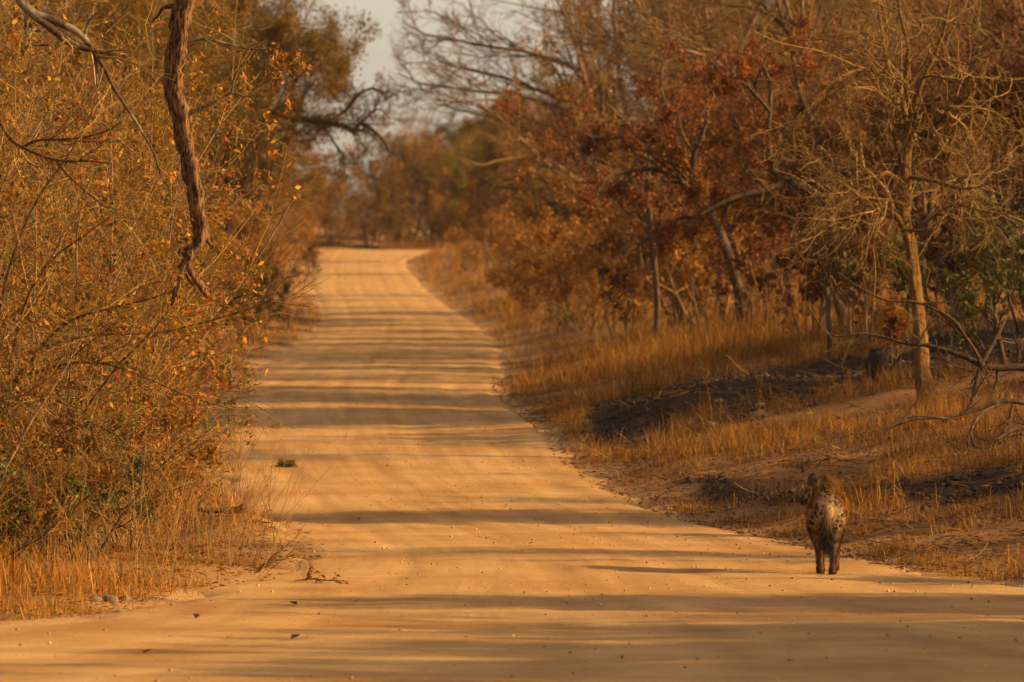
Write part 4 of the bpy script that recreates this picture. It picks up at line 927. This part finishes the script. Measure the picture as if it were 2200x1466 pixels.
c = spawn(rngh, a, b, 12, .05, 1, .8, .3, .42, .7, 4, .2, .1, .5); put(sp, 'twigs', tubes(c[0], c[1], 3), 'twig_brown', 'stuff'); put(sp, 'foliage', leaves(rngh, c[0], 170, .045, jit=.012), 'fargreen_leaf', 'stuff')
GF = 'single red leaves fallen on the near road'
lm = np_mesh('fallen_leaf', [[0, -.05, .01], [.028, 0, .022], [0, .05, .012], [-.028, 0, .02], [0, 0, .006]], None, [[0, 4, 1], [1, 4, 2], [2, 4, 3], [3, 4, 0]]); lm = lm; lm.materials.append(M['rust_leaf'])
for px, py, lab in [(631, 1305, 'red leaf on the near road, rightmost of the fallen leaves'), (318, 1409, 'red leaf nearest the bottom edge of the picture'), (421, 1333, 'red leaf on the near road below the flat twig'), (634, 1378, 'faint red leaf in the blurred shade of the near road')]:
    x, y, z = ground_at(px, py); o = link('fallen_leaf', lm); o.location = (x, y, z + .02); o.rotation_euler = (.3, .2, px); o.scale = (1.1,) * 3; tag(o, lab, 'leaf', GF)
# weedy dry plant leaning at the left road edge
x, y, z = ground_at(545, 1228); wd_ = hero('dry_weed', (x, y, z), 'dry wiry weed leaning toward the road at the lower left edge', 'weed')
n = 16; d = np.stack([rs.uniform(.2, 1.2, n), rs.normal(size=n) * .3, rs.uniform(.3, .9, n)], -1)
stm = grow(rs, np.tile([x, y, z - .02], (n, 1)) + rs.normal(size=(n, 3)) * [.05, .05, 0], d, rs.uniform(.25, .55, n), np.full(n, .0035), 6, .08, .02, .5); sb = spawn(rs, *stm, 3, .4, 1, .4, .1, .4, .7, 4, .1, 0, .5)
put(wd_, 'stems', merge([tubes(*stm, 3), tubes(*sb, 3)]), 'twig_brown', 'stuff')

# ------------------------------------------------------------------ the hyena
def hyena_mat(name, kind):
    m, nt, b = new_mat(name, .8, .15)
    tc = N(nt, 'ShaderNodeTexCoord'); sep = N(nt, 'ShaderNodeSeparateXYZ'); nt.links.new(tc.outputs['Object'], sep.inputs[0])
    nz = N(nt, 'ShaderNodeTexNoise', Scale=11.0, Detail=4.0); nt.links.new(tc.outputs['Object'], nz.inputs['Vector'])
    base = ramp(nt, [(.35, (.30, .18, .08)), (.52, (.46, .29, .13)), (.7, (.58, .385, .18))]); nt.links.new(nz.outputs[0], base.inputs[0])
    mp = N(nt, 'ShaderNodeMapping'); mp.inputs['Scale'].default_value = (1, .8, .85); nt.links.new(tc.outputs['Object'], mp.inputs['Vector'])
    ns = N(nt, 'ShaderNodeVectorMath', operation='MULTIPLY_ADD'); ns.inputs[1].default_value = (.13, .13, .13)
    nt.links.new(nz.outputs['Color'], ns.inputs[0]); nt.links.new(mp.outputs[0], ns.inputs[2])
    vo = N(nt, 'ShaderNodeTexVoronoi', Scale=20.0, Randomness=1.0); nt.links.new(ns.outputs[0], vo.inputs['Vector'])
    sp = ramp(nt, [(.34, (1, 1, 1)), (.47, (0, 0, 0))]); nt.links.new(vo.outputs['Distance'], sp.inputs[0])
    mx = N(nt, 'ShaderNodeMix', data_type='RGBA'); mx.inputs[7].default_value = (.035, .02, .013, 1)
    nt.links.new(sp.outputs[0], mx.inputs[0]); nt.links.new(base.outputs[0], mx.inputs[6])
    leg = ramp(nt, [(.20, (1, 1, 1)), (.48, (0, 0, 0))]); nt.links.new(sep.outputs['Z'], leg.inputs[0])
    m2 = N(nt, 'ShaderNodeMix', data_type='RGBA'); m2.inputs[7].default_value = (.11, .056, .028, 1)
    nt.links.new(leg.outputs[0], m2.inputs[0]); nt.links.new(mx.outputs[2], m2.inputs[6]); out = m2.outputs[2]
    hd = N(nt, 'ShaderNodeMapRange'); hd.inputs['From Min'].default_value = -.15; hd.inputs['From Max'].default_value = -.24; nt.links.new(sep.outputs['X'], hd.inputs['Value'])
    hy = N(nt, 'ShaderNodeMath', operation='GREATER_THAN'); hy.inputs[1].default_value = .30; nt.links.new(sep.outputs['Y'], hy.inputs[0])
    hm = N(nt, 'ShaderNodeMath', operation='MULTIPLY'); nt.links.new(hd.outputs[0], hm.inputs[0]); nt.links.new(hy.outputs[0], hm.inputs[1])
    m3 = N(nt, 'ShaderNodeMix', data_type='RGBA'); m3.inputs[7].default_value = (.03, .02, .016, 1); nt.links.new(hm.outputs[0], m3.inputs[0]); nt.links.new(out, m3.inputs[6]); out = m3.outputs[2]
    gi = N(nt, 'ShaderNodeNewGeometry'); gr = N(nt, 'ShaderNodeMapRange'); gr.inputs['To Min'].default_value = .55; gr.inputs['To Max'].default_value = 1.45; nt.links.new(gi.outputs['Random Per Island'], gr.inputs['Value'])
    hv = N(nt, 'ShaderNodeHueSaturation'); nt.links.new(gr.outputs[0], hv.inputs['Value']); nt.links.new(out, hv.inputs['Color']); out = hv.outputs[0]
    nt.links.new(out, b.inputs['Base Color'])
    return m
M['hyena'] = hyena_mat('spotted_hyena_coat', 0)
def plain(name, c, rough=.8, spec=.2):
    m, nt, b = new_mat(name, rough, spec); n = N(nt, 'ShaderNodeTexNoise', Scale=30.0); r = ramp(nt, [(.3, tuple(.7 * k for k in c)), (.7, tuple(1.2 * k for k in c))]); nt.links.new(n.outputs[0], r.inputs[0]); nt.links.new(r.outputs[0], b.inputs['Base Color']); return m
M['dark_hair'] = plain('dark_hair', (.03, .02, .014)); M['ear'] = plain('dark_ear', (.07, .04, .025)); M['tail_hair'] = twig_mat('tail_hair', [(.06, .035, .018), (.15, .09, .042), (.27, .17, .08)])
_nt = M['tail_hair'].node_tree; _b = _nt.nodes['Principled BSDF']; _src = _b.inputs['Base Color'].links[0].from_socket
_tc = N(_nt, 'ShaderNodeTexCoord'); _sp = N(_nt, 'ShaderNodeSeparateXYZ'); _nt.links.new(_tc.outputs['Object'], _sp.inputs[0])
_rp = ramp(_nt, [(.34, (1, 1, 1)), (.52, (0, 0, 0))]); _nt.links.new(_sp.outputs['Z'], _rp.inputs[0]); _mx = N(_nt, 'ShaderNodeMix', data_type='RGBA'); _mx.inputs[7].default_value = (.045, .027, .016, 1)
_nt.links.new(_rp.outputs[0], _mx.inputs[0]); _nt.links.new(_src, _mx.inputs[6]); _nt.links.new(_mx.outputs[2], _b.inputs['Base Color'])
M['wet_black'] = plain('wet_black', (.012, .01, .01), .25, .5)

def balls(chains):
    V, F, o = [], [], 0
    bm = bmesh.new(); bmesh.ops.create_icosphere(bm, subdivisions=2, radius=1); bv = np.array([x.co[:] for x in bm.verts]); bf = np.array([[x.index for x in f.verts] for f in bm.faces]); bm.free()
    for ch in chains:
        for (p, q) in zip(ch[:-1], ch[1:]):
            p, q = np.array(p), np.array(q); L = np.linalg.norm(q[:3] - p[:3]); n = max(2, int(L / (min(p[3], q[3]) * .3)) + 1)
            for t in np.linspace(0, 1, n):
                c = p * (1 - t) + q * t; V.append(bv * c[3] + c[:3]); F.append(bf + o); o += len(bv)
    return np.concatenate(V), np.concatenate(F)
chains = [
    [(-.02, -.36, .56, .105), (0, -.28, .585, .145), (.005, -.10, .56, .172), (.01, .08, .565, .182), (.01, .22, .60, .175), (0, .32, .68, .140), (-.01, .40, .745, .110), (-.03, .47, .765, .095)],
    [(.0, .15, .66, .13), (0, .30, .72, .12)], [(0, -.05, .64, .12), (0, .2, .68, .13)],
    [(-.03, .46, .755, .088), (-.075, .49, .735, .080), (-.13, .515, .70, .066), (-.185, .53, .655, .052), (-.225, .54, .625, .042)],
    [(-.08, .51, .68, .06), (-.14, .53, .64, .040)]]
def leg(side, hind, dy):
    s = side
    if hind: return [(s * .070, -.30, .52, .115), (s * .085, -.25 + dy * .3, .42, .090), (s * .080, -.24 + dy * .5, .345, .064), (s * .068, -.37 + dy * .8, .245, .039), (s * .062, -.385 + dy, .20, .033), (s * .058, -.350 + dy, .10, .026), (s * .056, -.33 + dy, .045, .031), (s * .056, -.28 + dy, .026, .036)]
    return [(s * .09, .24, .56, .10), (s * .095, .21 + dy * .3, .42, .066), (s * .08, .25 + dy * .6, .30, .047), (s * .07, .25 + dy, .17, .038), (s * .066, .26 + dy, .05, .033), (s * .066, .31 + dy, .026, .036)]
chains += [leg(-1, True, .14), leg(1, True, -.06), leg(-1, False, -.10), leg(1, False, .16)]
bv, bf = balls(chains)
tmp = bpy.data.objects.new('body', np_mesh('body', bv, None, bf)); COL.objects.link(tmp)
rmf = tmp.modifiers.new('r', 'REMESH'); rmf.mode = 'VOXEL'; rmf.voxel_size = .0105; rmf.use_smooth_shade = True
smf = tmp.modifiers.new('s', 'SMOOTH'); smf.factor = .5; smf.iterations = 6
bpy.context.view_layer.update()
bme = bpy.data.meshes.new_from_object(tmp.evaluated_get(bpy.context.evaluated_depsgraph_get())); bpy.data.objects.remove(tmp)
bme.name = 'body'; bme.materials.clear()
hx, hy_, hz = X(1777, 52), 52.0, 0
hye = empty('hyena', (hx, hy_, float(H(hx, hy_ - .2)) + .002), R(-4)); hye.scale = (.95, 1, 1); tag(hye, 'spotted hyena walking away along the right road edge with its head turned left', 'hyena')
body = link('body', bme, M['hyena'], hye)
nv = len(bme.vertices); vc = np.empty(nv * 3, np.float32); bme.vertices.foreach_get('co', vc); vc = vc.reshape(-1, 3)
vn = np.empty(nv * 3, np.float32); bme.vertices.foreach_get('normal', vn); vn = vn.reshape(-1, 3)
rf = np.random.default_rng(3); k = rf.integers(0, nv, 60000); p = vc[k] + rf.normal(size=(len(k), 3)) * .004; nrm = vn[k]
flow = np.tile([0, -.8, -.6], (len(k), 1)) + rf.normal(size=(len(k), 3)) * .22; flow = unit(flow - (flow * nrm).sum(1, keepdims=True) * nrm)
d = unit(flow + nrm * .5 + rf.normal(size=(len(k), 3)) * .16)
topm = sstep(.70, .80, p[:, 2]) * (p[:, 1] < .48); lowm = sstep(.3, .12, p[:, 2])
fl = (.036 + .03 * topm - .017 * (p[:, 2] < .3) - .030 * (p[:, 1] > .42) * (p[:, 0] < -.04)).clip(.008) * rf.uniform(.6, 1.3, len(k))
sd_ = unit(np.cross(d, nrm)) * .0022
fv = np.stack([p - sd_ - nrm * .004, p + sd_ - nrm * .004, p + d * fl[:, None]], 1)
fur = link('fur', np_mesh('fur', fv, None, np.arange(len(k) * 3).reshape(-1, 3), False), M['hyena'], hye, 'stuff')
def ear(cx, cy, cz, rot, sc=1):
    uu_, vv_ = np.meshgrid(np.linspace(-1, 1, 9), np.linspace(0, 1, 8)); wdt = .056 * np.sqrt(np.clip(1 - (vv_ * 1.02 - .25) ** 2 / .62, 0, 1))
    x_ = uu_ * wdt; z_ = vv_ * .118; y_ = .020 - .028 * (1 - uu_ ** 2) * np.sin(np.pi * np.clip(vv_ + .1, 0, 1))
    c, s = math.cos(rot), math.sin(rot); vv2, qq = grid(x_ * c - y_ * s + cx, x_ * s + y_ * c + cy, z_ + cz)
    back = vv2 + np.array([.0, -.006, 0]); n0 = len(vv2)
    return np.concatenate([vv2, back]), np.concatenate([qq, qq[:, ::-1] + n0]), None
for e in [(-.150, .45, .765, -.35), (-.10, .575, .735, .9)]:
    link('ear', np_mesh('ear', *ear(*e)), M['ear'], hye)
for ex, ey, ez in [(-.150, .485, .735), (-.115, .60, .735)]:
    link('eye', np_mesh('eye', sv * .012 + np.array([ex, ey, ez]), None, sf), M['wet_black'], hye)
link('nose', np_mesh('nose', sv * np.array([.022, .026, .022]) + np.array([-.258, .552, .622]), None, sf), M['wet_black'], hye)
tl_p, tl_r = path([(0, -.42, .60), (.004, -.475, .54), (.012, -.49, .45), (.016, -.475, .36), (.02, -.46, .28)], [.045, .042, .036, .026, .014], 16)
tail = link('tail', np_mesh('tail', *tubes(tl_p, tl_r, 8)), M['tail_hair'], hye)
n = 5000; tt = rf.uniform(0, 1, n); ii = np.minimum((tt * 15).astype(int), 14); bp0 = tl_p[0][ii] + (tl_p[0][ii + 1] - tl_p[0][ii]) * rf.uniform(0, 1, (n, 1)); tgt = unit(tl_p[0][ii + 1] - tl_p[0][ii])
dv = unit(tgt + rf.normal(size=(n, 3)) * .3); sdv = unit(np.cross(dv, rf.normal(size=(n, 3)))) * .0022; lnv = (.06 + .08 * tt)[:, None]
st_ = bp0 + rf.normal(size=(n, 3)) * .012
link('tail_tuft', np_mesh('tail_tuft', np.stack([st_ - sdv, st_ + sdv, st_ + dv * lnv], 1), None, np.arange(n * 3).reshape(-1, 3), False), M['tail_hair'], tail, 'stuff')

# charred clods and lumps that break up the burnt patch
rc = np.random.default_rng(31); n = 14000; ys = rc.uniform(58, 96, n); xs = Redge(ys) + .3 + rc.uniform(0, 1, n) * 8
kp = burnt(xs, ys) > rc.uniform(.25, .9, n); xs, ys = xs[kp], ys[kp]; n = len(xs); sz = .010 + .045 * rc.uniform(0, 1, n) ** 3
gv = ov[None] * (1 + .5 * rc.uniform(-1, 1, (n, 6, 1))) * sz[:, None, None] * np.array([1.3, 1, .8]) + np.stack([xs, ys, H(xs, ys) + sz * .15], -1)[:, None]
o = link('charred_clods', np_mesh('charred_clods', gv, None, of[None] + (np.arange(n) * 6)[:, None, None], False), M['char_grass'], kind='stuff'); tag(o, 'charred clods and ash lumps on the burnt patch of the right bank', 'clods')

# dusty evening air
HZ = 'haze'
bm = bmesh.new(); bmesh.ops.create_cube(bm, size=1.0); hm_ = bpy.data.meshes.new(HZ); bm.to_mesh(hm_); bm.free()
haze = link(HZ, hm_, None, kind='stuff'); haze.location = (0, 390, 17.0); haze.scale = (640, 850, 46)
vm = bpy.data.materials.new('dusty_air'); vm.use_nodes = True; vt = vm.node_tree; vt.nodes.clear()
pv_ = vt.nodes.new('ShaderNodeVolumePrincipled'); pv_.inputs['Color'].default_value = (1.0, .86, .70, 1); pv_.inputs['Density'].default_value = HAZE; pv_.inputs['Anisotropy'].default_value = .3
vo_ = vt.nodes.new('ShaderNodeOutputMaterial'); vt.links.new(pv_.outputs[0], vo_.inputs['Volume']); hm_.materials.append(vm)
tag(haze, 'thin dusty haze in the evening air over the road', 'haze')
